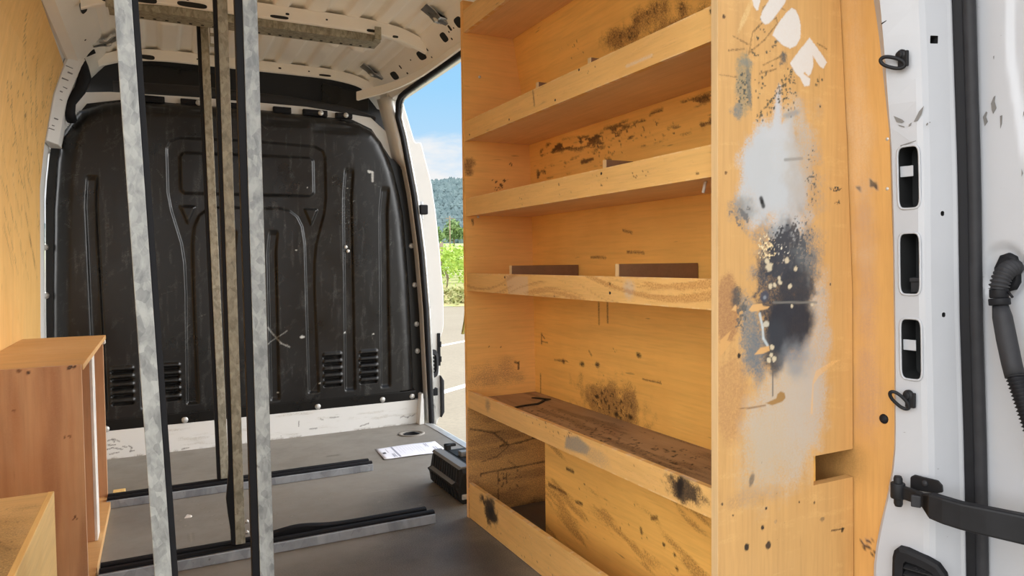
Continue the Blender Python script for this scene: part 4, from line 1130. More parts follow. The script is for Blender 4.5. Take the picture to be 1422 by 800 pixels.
    for pts in (((1057, 28), (1060, 10), (1075, 6), (1090, 14)), ((1040, 75), (1045, 45), (1060, 30), (1078, 25), (1080, 32), (1062, 55), (1042, 72)), ((1012, 70), (1034, 68)), ((1018, 50), (1040, 62)), ((1000, 104), (1023, 107)), ((1060, 90), (1085, 78)), ((1055, 102), (1078, 96)), ((1135, 60), (1148, 68))):
        p.stroke([ez(*q) for q in pts], 0.0016, (130, 98, 56), 0.65)
    E_(1036, 20, 3, 26, (240, 204, 140), 0.6, 0.5, 0.3, 40, 3, -0.5)
    # white stencilled letters
    lt = lambda pts: p.poly([ez(1000 + x / 5.469, y / 5.469) for x, y in pts], (214, 208, 202), 0.97, 0.0016)
    lt([(238, -30), (306, -30), (304, 10), (290, 76), (276, 80), (256, 50)])
    lt([(390, -40), (510, -40), (495, 20), (440, 95), (400, 150), (370, 178), (340, 186), (312, 160), (306, 130), (322, 80), (360, 20)])
    lt([(395, 266), (440, 180), (500, 98), (545, 60), (575, 78), (600, 130), (612, 190), (610, 290), (580, 345), (530, 370), (470, 340)])
    lt([(530, 480), (600, 385), (680, 285), (750, 380), (812, 470), (785, 520), (760, 510), (705, 425), (708, 500), (690, 560), (672, 580), (640, 545), (632, 556), (685, 600), (680, 650), (640, 656), (605, 585), (572, 555)])
    # holes and dirt towards the bottom
    for x, y, r, col in ((1037, 760, 3.5, (40, 28, 18)), (1067, 757, 3.8, (70, 50, 34)), (1059, 733, 2.4, (40, 26, 16)), (1064, 706, 1.6, (60, 40, 22)), (1003, 700, 1.6, (70, 46, 26)), (1018, 716, 1.3, (70, 46, 26)), (1131, 698, 1.6, (110, 78, 44)), (1077, 725, 2.0, (200, 160, 110)), (1110, 697, 1.2, (70, 46, 26)),
                      (1026, 494, 2.4, (40, 28, 18)), (1058, 280, 2.4, (20, 20, 20)), (1153, 395, 1.5, (90, 60, 34)), (1139, 148, 1.4, (50, 36, 20)), (1008, 240, 1.6, (120, 80, 40)), (1005, 23, 2, (90, 60, 30))):
        E_(x, y, r, r * 1.5, col, 0.98, 0.25, 0.2, 200, int(x))
    E_(1142, 721, 3.2, 3.4, (150, 120, 82), 0.9, 0.3, 0.2, 200, 5)
    p.stroke([ez(1060, 286), ez(1057, 276)], 0.005, (26, 26, 28), 0.9)
    p.stroke([ez(1090, 222), ez(1114, 220)], 0.003, (140, 140, 138), 0.8)
    p.stroke([ez(1155, 737), ez(1172, 734)], 0.002, (70, 48, 30), 0.8)
    E_(1170, 736, 2, 4, (40, 28, 18), 0.9, 0.3, 0.5, 100, 5)
    S_(1160, 262, 14, 6, (70, 62, 52), 0.6, 420, 52); S_(1163, 280, 6, 6, (70, 62, 52), 0.5, 420, 53)
    S_(1085, 690, 90, 110, (96, 66, 36), 0.12, 200, 60, 0.8)
    E_(1040, 690, 40, 14, (190, 150, 104), 0.4, 0.7, 0.8, 30, 61)
    E_(1120, 240, 26, 90, (180, 160, 140), 0.35, 0.8, 0.9, 40, 62)
    S_(1128, 250, 16, 70, (96, 92, 84), 0.36, 240, 63)


def end_back(z): return np.interp(z, _RZ, _RX)


NI, NJ = 128, 60
Acol = np.concatenate([np.linspace(0, 1, NI), 1 + np.linspace(0, 1, NJ)[1:]])
Brow = np.concatenate([lin(0.0, 0.405, 0.002), lin(0.405, 0.463, 0.002)[1:], lin(0.463, 1.62, 0.002)[1:]])
def end_fn(a, b):
    x0 = 0.894; xm = 1.139
    x = np.where(a <= 1, x0 + (xm - x0) * a, xm + (end_back(b) - xm) * (a - 1))
    return (x, YN + 0 * a, b)


def end_paint_wrap(p):
    x, _, z = end_fn(p.a, p.b); p.a, p.b = x, z; end_paint(p)


plate('end_panel', Acol, Brow, end_fn, (0, 0.018, 0), M['ply_end'], sh, end_paint_wrap, lambda a, b: ~((a > 1) & (b > 0.405) & (b < 0.463)))
MB().box(0.8925, 0.8945, YN + 0.001, YN + 0.017, 0.0, 1.62).build('edge_band', M['edge'], sh)


def far_paint(p):
    # p.a = X, p.b = Z ; dirt, splits and a painted shadow in the lowest bay
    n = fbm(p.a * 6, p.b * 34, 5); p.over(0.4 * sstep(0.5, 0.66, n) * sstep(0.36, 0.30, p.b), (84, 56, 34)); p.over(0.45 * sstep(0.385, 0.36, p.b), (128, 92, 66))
    cx = lambda x, y: tuple(at(x, y, 'Y', YF)[i] for i in (0, 2))
    for pts, w in ((((653, 596), (668, 598), (685, 601), (700, 613), (706, 618), (724, 614), (740, 609), (756, 609)), 0.006), (((706, 618), (694, 620), (704, 614)), 0.005), (((685, 601), (700, 600)), 0.003), (((706, 620), (690, 634), (668, 642)), 0.003), (((668, 658), (700, 652), (757, 641)), 0.006), (((667, 657), (668, 662)), 0.003), (((691, 655), (692, 672)), 0.004), (((703, 656), (704, 672)), 0.003), (((692, 680), (692, 696)), 0.003), (((706, 640), (720, 650)), 0.003)):
        p.stroke([cx(*q) for q in pts], w * 0.55, (58, 38, 26), 0.75)
    p.speck(*cx(705, 665), 0.09, 0.08, (40, 28, 20), 0.3, 130, 4, 0.85)
    p.blob(*cx(735, 715), 0.08, 0.05, (44, 38, 34), 0.75, 0.6, 0.6, 20, 5)  # dark shadow at the panel's foot put in as colour
    p.blob(*cx(682, 520), 0.10, 0.05, (120, 92, 72), 0.4, 0.8, 0.8, 20, 6)
    p.blob(*cx(652, 232), 0.02, 0.028, (96, 66, 36), 0.7, 0.6, 0.8, 50, 7)
    for x, y in ((686, 251), (696, 258), (702, 250), (710, 228), (690, 262)): p.speck(*cx(x, y), 0.016, 0.010, (90, 58, 28), 0.5, 200, x)
    p.stroke([cx(715, 503), cx(720, 504), cx(720, 512)], 0.004, (60, 38, 20), 0.8)
    p.speck(*cx(690, 480), 0.06, 0.02, (80, 52, 30), 0.3, 160, 12)
    p.stroke([cx(656, 305), cx(657, 312)], 0.003, (70, 44, 20), 0.8)


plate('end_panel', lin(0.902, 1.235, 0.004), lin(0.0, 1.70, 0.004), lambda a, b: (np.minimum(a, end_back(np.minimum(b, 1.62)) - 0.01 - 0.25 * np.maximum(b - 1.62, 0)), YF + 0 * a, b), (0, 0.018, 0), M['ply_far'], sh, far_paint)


def back_x(z): return np.interp(z, [0, 0.366, 0.372, 0.4, 1.02, 1.25, 1.60, 1.72], [1.196, 1.192, 1.160, 1.158, 1.150, 1.143, 1.085, 1.062])


def back_paint(p):
    q = lambda x, y, X=1.15: tuple(at(x, y, 'X', X)[i] for i in (1, 2))
    B_ = lambda x, y, ra, rb, col, k, seed, X=1.15, rough=0.8, sc=30: p.blob(*q(x, y, X), ra, rb, col, k, 0.7, rough, sc, seed)
    # grubby patch above the low shelf
    B_(845, 560, 0.15, 0.065, (130, 95, 55), 0.8, 3); p.speck(*q(845, 562), 0.16, 0.07, (60, 42, 26), 0.42, 130, 4, 0.85)
    p.speck(*q(830, 500), 0.30, 0.10, (86, 54, 26), 0.14, 120, 6, 0.8)
    for x, y in ((827, 507), (885, 494), (827, 552), (853, 576), (780, 502), (872, 580), (806, 506)): B_(x, y, 0.012, 0.008, (40, 26, 16), 0.9, x)
    for a_, b_ in (((750, 464), (750, 478)), ((750, 464), (754, 470)), ((750, 474), (758, 476)), ((768, 500), (785, 502)), ((890, 527), (915, 532)), ((816, 488), (819, 494)), ((748, 520), (748, 547)), ((830, 420), (830, 450)), ((842, 420), (842, 448))):
        p.stroke([q(*a_), q(*b_)], 0.003, (84, 50, 22), 0.7)
    # third bay
    for a_, b_ in (((870, 350), (893, 351)), ((865, 320), (877, 323)), ((820, 357), (840, 358))): p.stroke([q(*a_), q(*b_)], 0.004, (100, 62, 28), 0.6)
    # second bay: band of scuffs
    X2 = 1.138
    n = fbm(p.a * 18, p.b * 60, 13)
    for (x0, y0, x1, y1, w) in ((750, 212, 990, 132, 0.012), (745, 240, 990, 165, 0.014), (760, 205, 880, 190, 0.02), (745, 246, 860, 215, 0.012)):
        d = seg_d(p.a, p.b, *q(x0, y0, X2), *q(x1, y1, X2)); p.over(0.85 * (1 - sstep(w * 0.4, w * 1.5, d)) * sstep(0.54, 0.64, n), (84, 54, 26))
    p.speck(*q(860, 195, X2), 0.35, 0.07, (70, 46, 24), 0.25, 110, 15, 0.8)
    # top bay
    for x, y, ra, rb in ((905, 12, 0.06, 0.022), (880, 25, 0.03, 0.02), (935, 40, 0.16, 0.035), (870, 45, 0.12, 0.03), (942, 10, 0.02, 0.02)):
        B_(x, y, ra, rb, (108, 72, 34), 0.7, int(x), 1.10); p.speck(*q(x, y, 1.10), ra, rb, (60, 44, 24), 0.35, 150, int(x), 0.8)
    p.speck(*q(790, 70, 1.10), 0.15, 0.05, (90, 58, 26), 0.2, 120, 19, 0.7)


plate('back_panel', lin(YN + 0.018, YF, 0.004), lin(0.0, 1.70, 0.004), lambda a, b: (back_x(b) + 0 * a, a, b), (0.008, 0, 0), M['ply_in'], sh, back_paint)


def lip_paint(k):
    def f(p):
        q = lambda x, y: tuple(at(x, y, 'X', XS)[i] for i in (1, 2))
        n = fbm(p.a * 20, p.b * 120, 40 + k); p.over(0.3 * sstep(0.58, 0.7, n), (226, 180, 118))
        p.speck(1.5, 0.5 * (p.b.min() + p.b.max()), 0.6, 0.05, (92, 60, 30), 0.13, 220, 50 + k)
        e_ = sstep(0.004, 0.0, p.b - p.b.min()) * sstep(0.45, 0.6, fbm(p.a * 60, p.b * 3, 8 + k)); p.over(0.7 * e_, (226, 196, 150))
        e_ = sstep(0.004, 0.0, p.b.max() - p.b) * sstep(0.5, 0.62, fbm(p.a * 50, p.b * 3, 18 + k)); p.over(0.6 * e_, (230, 200, 156))
        if k == 1:
            p.blob(*q(990, 14), 0.010, 0.007, (40, 24, 16), 0.95, 0.3, 0.3, 60, 3); p.stroke([q(740, 126), q(742, 146)], 0.004, (90, 60, 34), 0.6)
            p.stroke([q(870, 92), q(905, 77)], 0.004, (214, 190, 160), 0.7)
        if k == 2:
            for x, y in ((835, 241), (835, 257), (776, 256), (968, 241)): p.blob(*q(x, y), 0.004, 0.003, (64, 40, 20), 0.9, 0.3, 0.3, 90, x)
            p.speck(*q(722, 273), 0.03, 0.012, (120, 84, 44), 0.35, 230, 3); p.speck(*q(890, 242), 0.06, 0.012, (120, 84, 44), 0.3, 230, 6)
        if k == 3:
            p.poly([q(702, 382), q(733, 384), q(734, 410), q(706, 409)], (206, 176, 140), 0.75, 0.004)
            p.blob(*q(873, 402), 0.02, 0.02, (196, 180, 158), 0.7, 0.7, 0.4, 50, 4)
            p.over(0.5 * sstep(0.5, 0.62, fbm(p.a * 3, p.b * 90 + 3 * np.sin(p.a * 7), 77)), (166, 112, 58))
            for x, y in ((701, 385), (701, 396), (847, 394), (847, 407), (770, 411)): p.blob(*q(x, y), 0.004, 0.003, (60, 38, 20), 0.9, 0.3, 0.3, 90, x)
        if k == 4:
            p.poly([q(786, 606), q(802, 606), q(820, 622), q(815, 632), q(800, 628), q(784, 622)], (140, 134, 122), 0.85, 0.006)
            p.blob(*q(826, 634), 0.05, 0.02, (176, 150, 116), 0.5, 0.7, 0.6, 30, 5)
            p.blob(*q(950, 680), 0.055, 0.026, (62, 50, 40), 0.95, 0.5, 0.6, 60, 6); p.blob(*q(944, 676), 0.014, 0.024, (24, 20, 20), 0.95, 0.4, 0.5, 60, 7)
            p.blob(*q(677, 562), 0.02, 0.02, (120, 104, 84), 0.6, 0.6, 0.5, 30, 15); p.speck(*q(760, 590), 0.3, 0.03, (70, 44, 22), 0.25, 160, 9)
        if k == 5:
            p.blob(*q(679, 707), 0.055, 0.042, (40, 30, 24), 0.97, 0.35, 0.6, 40, 6); p.blob(*q(684, 716), 0.035, 0.022, (26, 22, 20), 0.9, 0.4, 0.6, 50, 8)
            p.speck(1.8, 0.02, 0.4, 0.03, (110, 76, 40), 0.2, 160, 9); p.speck(1.7, 0.06, 0.3, 0.05, (226, 196, 150), 0.2, 240, 19)
    return f


LEV = [(1.596, 1.666), (1.246, 1.309), (1.0015, 1.060), (0.758, 0.8155), (0.3705, 0.427), (0.002, 0.119)]
for k, (z0, z1) in enumerate(LEV):
    plate('shelf_lip', lin(YN + 0.0185, YF - 0.0005, 0.0035), lin(z0, z1, 0.0035), lambda a, b: (XS + 0 * a, a, b), (0.013, 0, 0), M['ply_lip'], sh, lip_paint(k))
    xb = float(back_x(z0)) - 0.002
    if k < 5:
        bd = MB(); bd.box(XS + 0.013, xb, YN + 0.0185, YF - 0.0005, z0 + 0.003, z0 + 0.015)
        if k == 4:
            def brd_paint(p):
                p.over(0.55 * sstep(0.42, 0.62, fbm(p.a * 40, p.b * 5, 4)), (92, 66, 46)); p.speck(1.02, 1.5, 0.15, 0.7, (48, 32, 24), 0.3, 120, 7)
            plate('shelf_board', lin(XS + 0.013, xb, 0.005), lin(YN + 0.0185, YF - 0.0005, 0.005), lambda a, b: (a, b, z0 + 0.030 + 0.0 * a), (0, 0, -0.012), M['board_worn'], sh, brd_paint)
        else:
            bd.build('shelf_board', M['under_board'], sh)
MB().box(XS + 0.013, 1.19, YN + 0.0185, YF - 0.0005, 0.001, 0.011).build('bottom_board', M['board_dark'], sh)


def arch_paint(p):
    q = lambda x, y: tuple(at(x, y, 'X', 1.02)[i] for i in (1, 2))
    for a_, b_ in (((762, 673), (772, 678)), ((775, 679), (786, 686)), ((800, 697), (808, 700)), ((905, 720), (912, 719)), ((890, 735), (891, 740)), ((787, 651), (796, 655))): p.stroke([q(*a_), q(*b_)], 0.005, (66, 44, 20), 0.8)
    p.over(0.5 * sstep(0.56, 0.72, fbm(p.a * 6, p.b * 30 - p.a * 8, 9)), (140, 96, 46)); p.speck(1.5, 0.2, 0.4, 0.15, (84, 56, 28), 0.13, 160, 5)
    for x, y in ((922, 757), (977, 680), (937, 771), (940, 790)): p.blob(*q(x, y), 0.005, 0.005, (60, 40, 20), 0.9, 0.4, 0.3, 60, x)


plate('wheel_arch_panel', lin(YN + 0.0185, 1.822, 0.004), lin(0.011, 0.373, 0.004), lambda a, b: (1.02 + 0 * a, a, b), (0.012, 0, 0), M['ply_in'], sh, arch_paint)
MB().box(1.033, 1.188, 1.808, 1.820, 0.012, 0.372).build('wheel_arch_panel', M['film_board'], sh, 0.001)


def divider(y, k, top, x0=0.9195, tilt=0.0):
    z0 = LEV[k][0] + (0.0155 if k < 4 else 0.05)
    o = MB().box(x0 + 0.002, float(back_x(top)) - 0.003, y, y + 0.013, z0, top).build('divider', M['film_board'], sh, 0.0008)
    MB().box(x0, x0 + 0.0018, y + 0.0005, y + 0.0125, z0, top).build('end_grain', M['edge'], o)


for y, k, top in ((1.833, 3, 0.840), (1.298, 3, 0.8435), (1.345, 2, 1.082), (1.660, 1, 1.331), (1.405, 1, 1.329)): divider(y, k, top)
c = at(980, 253, 'X', XS + 0.06)
MB().tube([(c.x, c.y, 1.005), (c.x - 0.004, c.y + 0.003, 0.982)], 0.0032, 8).build('peg', M['laminate'], sh)
for x, y in ((666, 107), (698, 299), (664, 301)):
    c = at(x, y, 'Y', YF)
    MB().lathe((c.x, YF + 0.001, c.z), (0, -1, 0), [(0.005, 0), (0.005, 0.002), (0.002, 0.003), (0, 0.0031)], 10).build('screw', M['bolt'], sh)
for x, y in ((652, 187), (707, 166), (771, 139), (804, 97), (835, 241), (701, 385), (847, 407)):
    c = at(x, y, 'X', XS)
    MB().lathe((XS + 0.0005, c.y, c.z), (-1, 0, 0), [(0.0032, 0), (0.0032, 0.0008), (0, 0.001)], 10).build('screw', M['steel_black'], sh)

# dark strap left on the low shelf
zt = 0.4020
sp_ = [at(712, 567, 'Z', zt), at(725, 564, 'Z', zt), at(738, 562, 'Z', zt), at(747, 561, 'Z', zt), at(755, 557, 'Z', zt)]
mb = MB().sweep([[(p.x, p.y - 0.006, zt - 0.001), (p.x, p.y + 0.006, zt - 0.001), (p.x, p.y + 0.006, zt + 0.002), (p.x, p.y - 0.006, zt + 0.002)] for p in sp_])
q0 = at(741, 553, 'Z', zt)
mb.sweep([[(p.x - 0.008, p.y, zt + 0.0005), (p.x + 0.008, p.y, zt + 0.0005), (p.x + 0.008, p.y, zt + 0.003), (p.x - 0.008, p.y, zt + 0.003)] for p in (q0, Vector((q0.x + 0.03, q0.y - 0.05, zt)), sp_[-1])])
tag(mb.build('strap', M['rubber'], None), 'bit of black strap lying at the far end of the low shelf', 'strap')

# ================================================================== GLASS RACK: FLOOR RAILS, POSTS, ROOF BEAM
def hat(x0, x1, y0, y1, z0, z1):
    """square steel section"""
    return MB().box(x0, x1, y0, y1, z0, z1)


def strip(x0, x1, y, w, z, h, wave=None):
    xs = np.linspace(x0, x1, 60); rows = []
    for x in xs:
        d = wave(x) if wave else 0.0
        rows.append([(x, y - w / 2, z), (x, y - w / 2, z + h * 0.7 + d), (x, y - w * 0.3, z + h + d), (x, y + w * 0.3, z + h + d), (x, y + w / 2, z + h * 0.7 + d), (x, y + w / 2, z)])
    return MB().sweep(rows)


def floor_rail(x0, x1, xb, y0, h, label, wave=None):
    t = thing('floor_rail', ((x0 + x1) / 2, y0, 0), label, 'floor rail', 'rubber lined steel rails across the floor')
    hat(x0, x1, y0, y0 + 0.032, 0, h).build('front_bar', M['galv_rail'], t, 0.002)
    hat(x0, xb, y0 + 0.048, y0 + 0.080, 0, h * 0.86).build('rear_bar', M['galv_rail'], t, 0.002)
    strip(x0 + 0.002, x1 - 0.001, y0 + 0.018, 0.022, h - 0.001, 0.010).build('rubber_strip', M['rubber'], t)
    strip(x0 + 0.002, xb - 0.001, y0 + 0.064, 0.024, h * 0.86 - 0.001, 0.012, wave).build('rubber_strip', M['rubber'], t)
    hat(x0, x1 - 0.004, y0 + 0.033, y0 + 0.047, 0, h * 0.5).build('web', M['rubber'], t)


near_wave = lambda x: 0.014 * math.exp(-((x - 0.36) / 0.08) ** 2)
floor_rail(-0.165, 0.788, 0.776, 2.140, 0.030, 'rubber lined steel floor rail nearer the rear doors', near_wave)
floor_rail(-0.185, 0.766, 0.764, 2.812, 0.028, 'rubber lined steel floor rail nearer the bulkhead')


def post(pb, pt, z0, z1, w, wr, side, mat, label, bend=None):
    """upright steel channel with a rubber strip on one side; pb, pt: two points of its near left corner"""
    pb, pt = Vector(pb), Vector(pt); d = (pt - pb) / (pt.z - pb.z); a = pb + d * (z0 - pb.z); b = pb + d * (z1 - pb.z)
    t = thing('rack_post', a, label, 'post', 'galvanised posts of the glass rack')
    def sec(p, pts): return [(p.x + x, p.y + y, p.z) for x, y in pts]
    gx = wr if side < 0 else 0.0
    D = 0.028
    ch = [(gx, 0), (gx + w, 0), (gx + w, D), (gx + w - 0.003, D), (gx + w - 0.003, 0.003), (gx + 0.003, 0.003), (gx + 0.003, D), (gx, D)]
    MB().sweep([sec(a, ch), sec(b, ch)]).build('channel', mat, t, 0.0012)
    rx = 0.0 if side < 0 else w
    rows = []
    for i in range(40):
        p = a.lerp(b, i / 39); k = bend(p.z) if bend else 0.0
        rows.append([(p.x + x + (k if (x == rx if side < 0 else x == rx + wr) else 0) * (-1 if side < 0 else 1), p.y + y, p.z) for x, y in ((rx, 0.003), (rx + wr, 0.003), (rx + wr, D - 0.002), (rx, D - 0.002))])
    MB().sweep(rows).build('rubber_strip', M['rubber'], t, 0.001)
    return t, a, b


ZC = 1.795
post(at(214.7, 800, 'Y', 1.23), at(157.5, 0, 'Y', 1.23), 0.002, 1.80, 0.0245, 0.0088, 1, M['galv'], 'leftmost and nearest galvanised rack post, leaning left, rubber on its right side')
post(at(351, 800, 'Y', 1.42), at(326, 0, 'Y', 1.42), 0.002, 1.80, 0.0265, 0.0135, -1, M['galv'], 'bright galvanised rack post, rightmost of the four')
post(at(322, 759, 'Y', 2.152), at(296, 0, 'Y', 2.152), 0.041, 1.80, 0.0265, 0.0105, -1, M['galv_warm'], 'dull galvanised rack post standing on the nearer floor rail',
     lambda z: 0.010 * math.exp(-((z - 0.17) / 0.06) ** 2))
post(at(302, 670, 'Y', 2.86), at(273.5, 42, 'Y', 2.985), 0.038, 1.795, 0.0285, 0.0125, -1, M['galv_warm'], 'thin dull rack post standing on the floor rail nearer the bulkhead')

bm_ = thing('roof_beam', (0.36, 2.87, 1.785), 'perforated galvanised angle beam bolted under the middle roof bow', 'beam')
ab = MB().sweep([[(x, 2.866, 1.797), (x, 2.866, 1.764), (x, 2.965, 1.764), (x, 2.965, 1.767), (x, 2.869, 1.767), (x, 2.869, 1.797)] for x in (-0.135, 0.845)]).build('angle', M['galv_warm'], bm_, 0.0008)
for i in range(24):
    x = -0.11 + i * 0.0405
    MB().lathe((x, 2.945, 1.7635), (0, 0, -1), [(0.0062, -0.002), (0.0062, 0.0006), (0.0045, 0.0004)], 10).build('hole', M['hole_shade'], bm_)  # flat rings in shade colour stand in for punched holes
MB().box(0.812, 0.838, 2.831, 2.8375, 1.764, 1.815).box(0.812, 0.838, 2.8315, 2.868, 1.7645, 1.7675).build('bracket', M['galv_warm'], bm_, 0.001)
MB().box(-0.140, -0.10, 2.829, 2.8375, 1.750, 1.835).box(-0.14, -0.10, 2.83, 2.868, 1.7645, 1.7675).build('bracket', M['galv_warm'], bm_, 0.002)
t = thing('slotted_strip', (0.235, 2.96, 1.72), 'short slotted steel strip hanging beside the thin rack post under the roof beam', 'strip')
sp0 = at(291, 42, 'Y', 2.96); sp1 = at(294, 66, 'Y', 2.96); sp2 = at(297, 40, 'Y', 2.96)
for k in range(3):
    f0 = k / 2.0; c = Vector((sp0.x + 0.010, 2.96, 1.777 - k * 0.040))
    MB().box(c.x - 0.011, c.x + 0.011, 2.956, 2.960, c.z - 0.006, c.z + 0.006).build('rung', M['galv_warm'], t, 0.0008)
for s in (-0.011, 0.008): MB().box(sp0.x + 0.010 + s, sp0.x + 0.013 + s, 2.955, 2.961, 1.690, 1.780).build('side_bar', M['galv_warm'], t, 0.0008)

# pressed steel brackets where the roof meets the side rails
def roof_bracket(x, y, z, sx, label):
    t = thing('roof_bracket', (x, y, z), label, 'bracket', 'zinc brackets along the edges of the roof')
    MB().sweep([[(x - sx * 0.055, y + d, z + 0.030 + 0), (x - sx * 0.02, y + d, z + 0.008), (x + sx * 0.0, y + d, z - 0.012), (x + sx * 0.030, y + d, z - 0.016), (x + sx * 0.030, y + d, z - 0.013), (x + sx * 0.0, y + d, z - 0.009), (x - sx * 0.018, y + d, z + 0.011), (x - sx * 0.05, y + d, z + 0.031)] for d in (-0.035, -0.03, 0.03, 0.035)]).build('plate', M['zinc'], t, 0.002)
    MB().sweep([[(x + sx * 0.0, y + d * k, z - 0.010), (x + sx * 0.052, y + d * k * 0.7, z - 0.030), (x + sx * 0.055, y + d * k * 0.7, z - 0.025), (x + sx * 0.03, y + d * k, z + 0.006)] for d, k in ((-0.022, 1), (0.022, 1))]).build('tongue', M['zinc'], t, 0.003)
    MB().lathe((x - sx * 0.005, y, z - 0.010), (-sx * 0.4, 0, -1), [(0.012, 0), (0.012, 0.004), (0.007, 0.008), (0, 0.008)], 6).build('nut', M['bolt'], t)


roof_bracket(0.985, 2.58, 1.800, 1, 'zinc roof bracket above the side door, nearer the shelving')
roof_bracket(0.975, 3.46, 1.800, 1, 'zinc roof bracket above the right corner of the bulkhead')
roof_bracket(-0.165, 3.40, 1.788, -1, 'zinc roof bracket above the left corner of the bulkhead')

# ================================================================== LEFT: CABINET AND WHEEL ARCH BOX
cb_ = thing('open_cabinet', (-0.30, 2.46, 0), 'open reddish plywood cabinet against the left wall, seen end on', 'cabinet')
XR_, YA, YB = -0.180, 2.055, 2.900


def side_paint(p):
    q = lambda x, y: tuple(at(x, y, 'Y', YA)[i] for i in (0, 2))
    for x, y, r in ((39, 518, 0.005), (95.5, 512, 0.0045)): p.blob(*q(x, y), r, r, (30, 14, 10), 0.98, 0.3, 0.2, 90, 3)
    p.blob(*q(26, 515), 0.006, 0.005, (110, 66, 36), 0.9, 0.3, 0.3, 90, 3)
    for x, y in ((95, 607), (103, 719), (17, 572), (101, 509)): p.speck(*q(x, y), 0.012, 0.008, (70, 38, 22), 0.6, 240, x)
    p.over(0.45 * sstep(0.5, 0.7, fbm(p.a * 22, p.b * 2.2, 5)), (186, 128, 84))
    p.over(0.4 * sstep(0.52, 0.7, fbm(p.a * 16 + 3, p.b * 1.6, 15)), (140, 86, 54))


plate('end_board', lin(-0.425, XR_, 0.004), lin(0.0, 0.604, 0.004), lambda a, b: (a, YA + 0 * a, b), (0, 0.016, 0), M['ply_side'], cb_, side_paint)
MB().box(-0.425, XR_ - 0.004, YB - 0.016, YB, 0.0, 0.588).build('end_board', M['ply_side'], cb_, 0.001)
MB().box(-0.425, XR_ + 0.004, YA + 0.0165, YB + 0.012, 0.589, 0.604).build('top_board', M['ply_top'], cb_, 0.002)
MB().box(-0.425, XR_ + 0.008, YA + 0.0165, YB - 0.0165, 0.001, 0.026).build('bottom_board', M['ply_top'], cb_, 0.001)
dv = MB().box(-0.425, XR_ - 0.012, 2.425, 2.441, 0.027, 0.588).build('divider', M['ply_side'], cb_)
MB().box(XR_ - 0.0118, XR_ - 0.004, 2.425, 2.505, 0.027, 0.586).build('white_stile', M['laminate'], cb_, 0.001)
MB().box(-0.425, -0.417, YA + 0.017, YB - 0.017, 0.027, 0.588).build('back_board', M['ply_side'], cb_)
MB().box(XR_ - 0.03, XR_ + 0.003, YB - 0.03, YB + 0.010, 0.575, 0.588).build('corner_block', M['laminate'], cb_, 0.001)
for y in (2.19, 2.78): MB().lathe((XR_ - 0.030, YA + 0.0175 if y < 2.3 else 2.4415, 0.05), (0, 1, 0), [(0.0, 0), (0.004, 0), (0.004, 0.001), (0, 0.0012)], 10).build('screw', M['steel_black'], cb_)
tag(MB().box(-0.170, -0.130, 2.905, 2.945, 0.0005, 0.030).build('wood_block', M['ply_box'], None, 0.002), 'small pale wood block on the floor at the far foot of the cabinet', 'wood block')

wb = thing('wheel_arch_box', (-0.32, 1.4, 0), 'yellow plywood box over the left wheel arch in the near corner', 'box')


def wtop_paint(p):
    p.blob(-0.28, 1.52, 0.07, 0.25, (112, 90, 60), 0.5, 0.8, 0.8, 12, 3); p.blob(-0.24, 1.35, 0.03, 0.2, (120, 98, 62), 0.4, 0.8, 0.8, 14, 6)
    p.speck(-0.30, 1.6, 0.1, 0.3, (70, 50, 28), 0.2, 160, 8); p.stroke([(-0.40, 1.82), (-0.25, 1.50)], 0.004, (110, 84, 50), 0.4)


plate('top_board', lin(-0.425, -0.2215, 0.004), lin(0.95, 1.846, 0.004), lambda a, b: (a, b, 0.350 + 0 * a), (0, 0, -0.012), M['ply_boxtop'], wb, wtop_paint)
MB().box(-0.233, -0.221, 0.95, 1.848, 0.0, 0.3505).build('side_board', M['ply_box'], wb, 0.0015)
MB().box(-0.425, -0.234, 1.836, 1.848, 0.0, 0.337).build('end_board', M['ply_box'], wb, 0.001)

# ================================================================== LOOSE THINGS ON THE FLOOR
pc = [at(521, 624, 'Z', 0.001), at(604, 613, 'Z', 0.001), at(622, 627.5, 'Z', 0.001), at(534, 639, 'Z', 0.001)]
def pq(u, v, h=0.0): # u along the long side, v towards the viewer
    a = pc[0].lerp(pc[1], u); b = pc[3].lerp(pc[2], u); q = a.lerp(b, v); lift = 0.0025 * math.sin(3.1 * u) ** 2 + 0.003 * v * (1 - u)
    return Vector((q.x, q.y, 0.0015 + lift + h))
pp = thing('paper_sheet', pq(.5, .5), 'white printed sheet of paper lying on the floor near the side door', 'paper')
nu, nv = 16, 6
MB().sweep([[tuple(pq(i / nu, j / nv)) for j in range(nv + 1)] for i in range(nu + 1)], False, False, True).build('sheet', M['paper'], pp)
sol = pp.children[0].modifiers.new('thick', 'SOLIDIFY'); sol.thickness = 0.0004; sol.offset = -1
def bar(u0, u1, v0, v1, m='ink'):
    MB().sweep([[tuple(pq(u, v, 0.0007)) for v in (v0, v1)] for u in np.linspace(u0, u1, 4)], False, False).build('print', M[m], pp)
bar(0.245, 0.262, 0.0, 0.98); bar(0.262, 0.268, 0.0, 0.98)
bar(0.05, 0.10, 0.42, 0.56, 'ink_dark')
for u0, u1, v0, v1 in ((0.17, 0.185, 0.62, 0.93), (0.20, 0.21, 0.6, 0.95), (0.135, 0.145, 0.15, 0.5), (0.77, 0.785, 0.08, 0.35), (0.80, 0.812, 0.10, 0.42), (0.86, 0.875, 0.45, 0.75), (0.90, 0.91, 0.45, 0.7), (0.80, 0.83, 0.86, 0.92)): bar(u0, u1, v0, v1)
for k in range(9): bar(0.32 + k * 0.045, 0.323 + k * 0.045, 0.15, 0.15 + 0.7 * rng.uniform(0.5, 1))

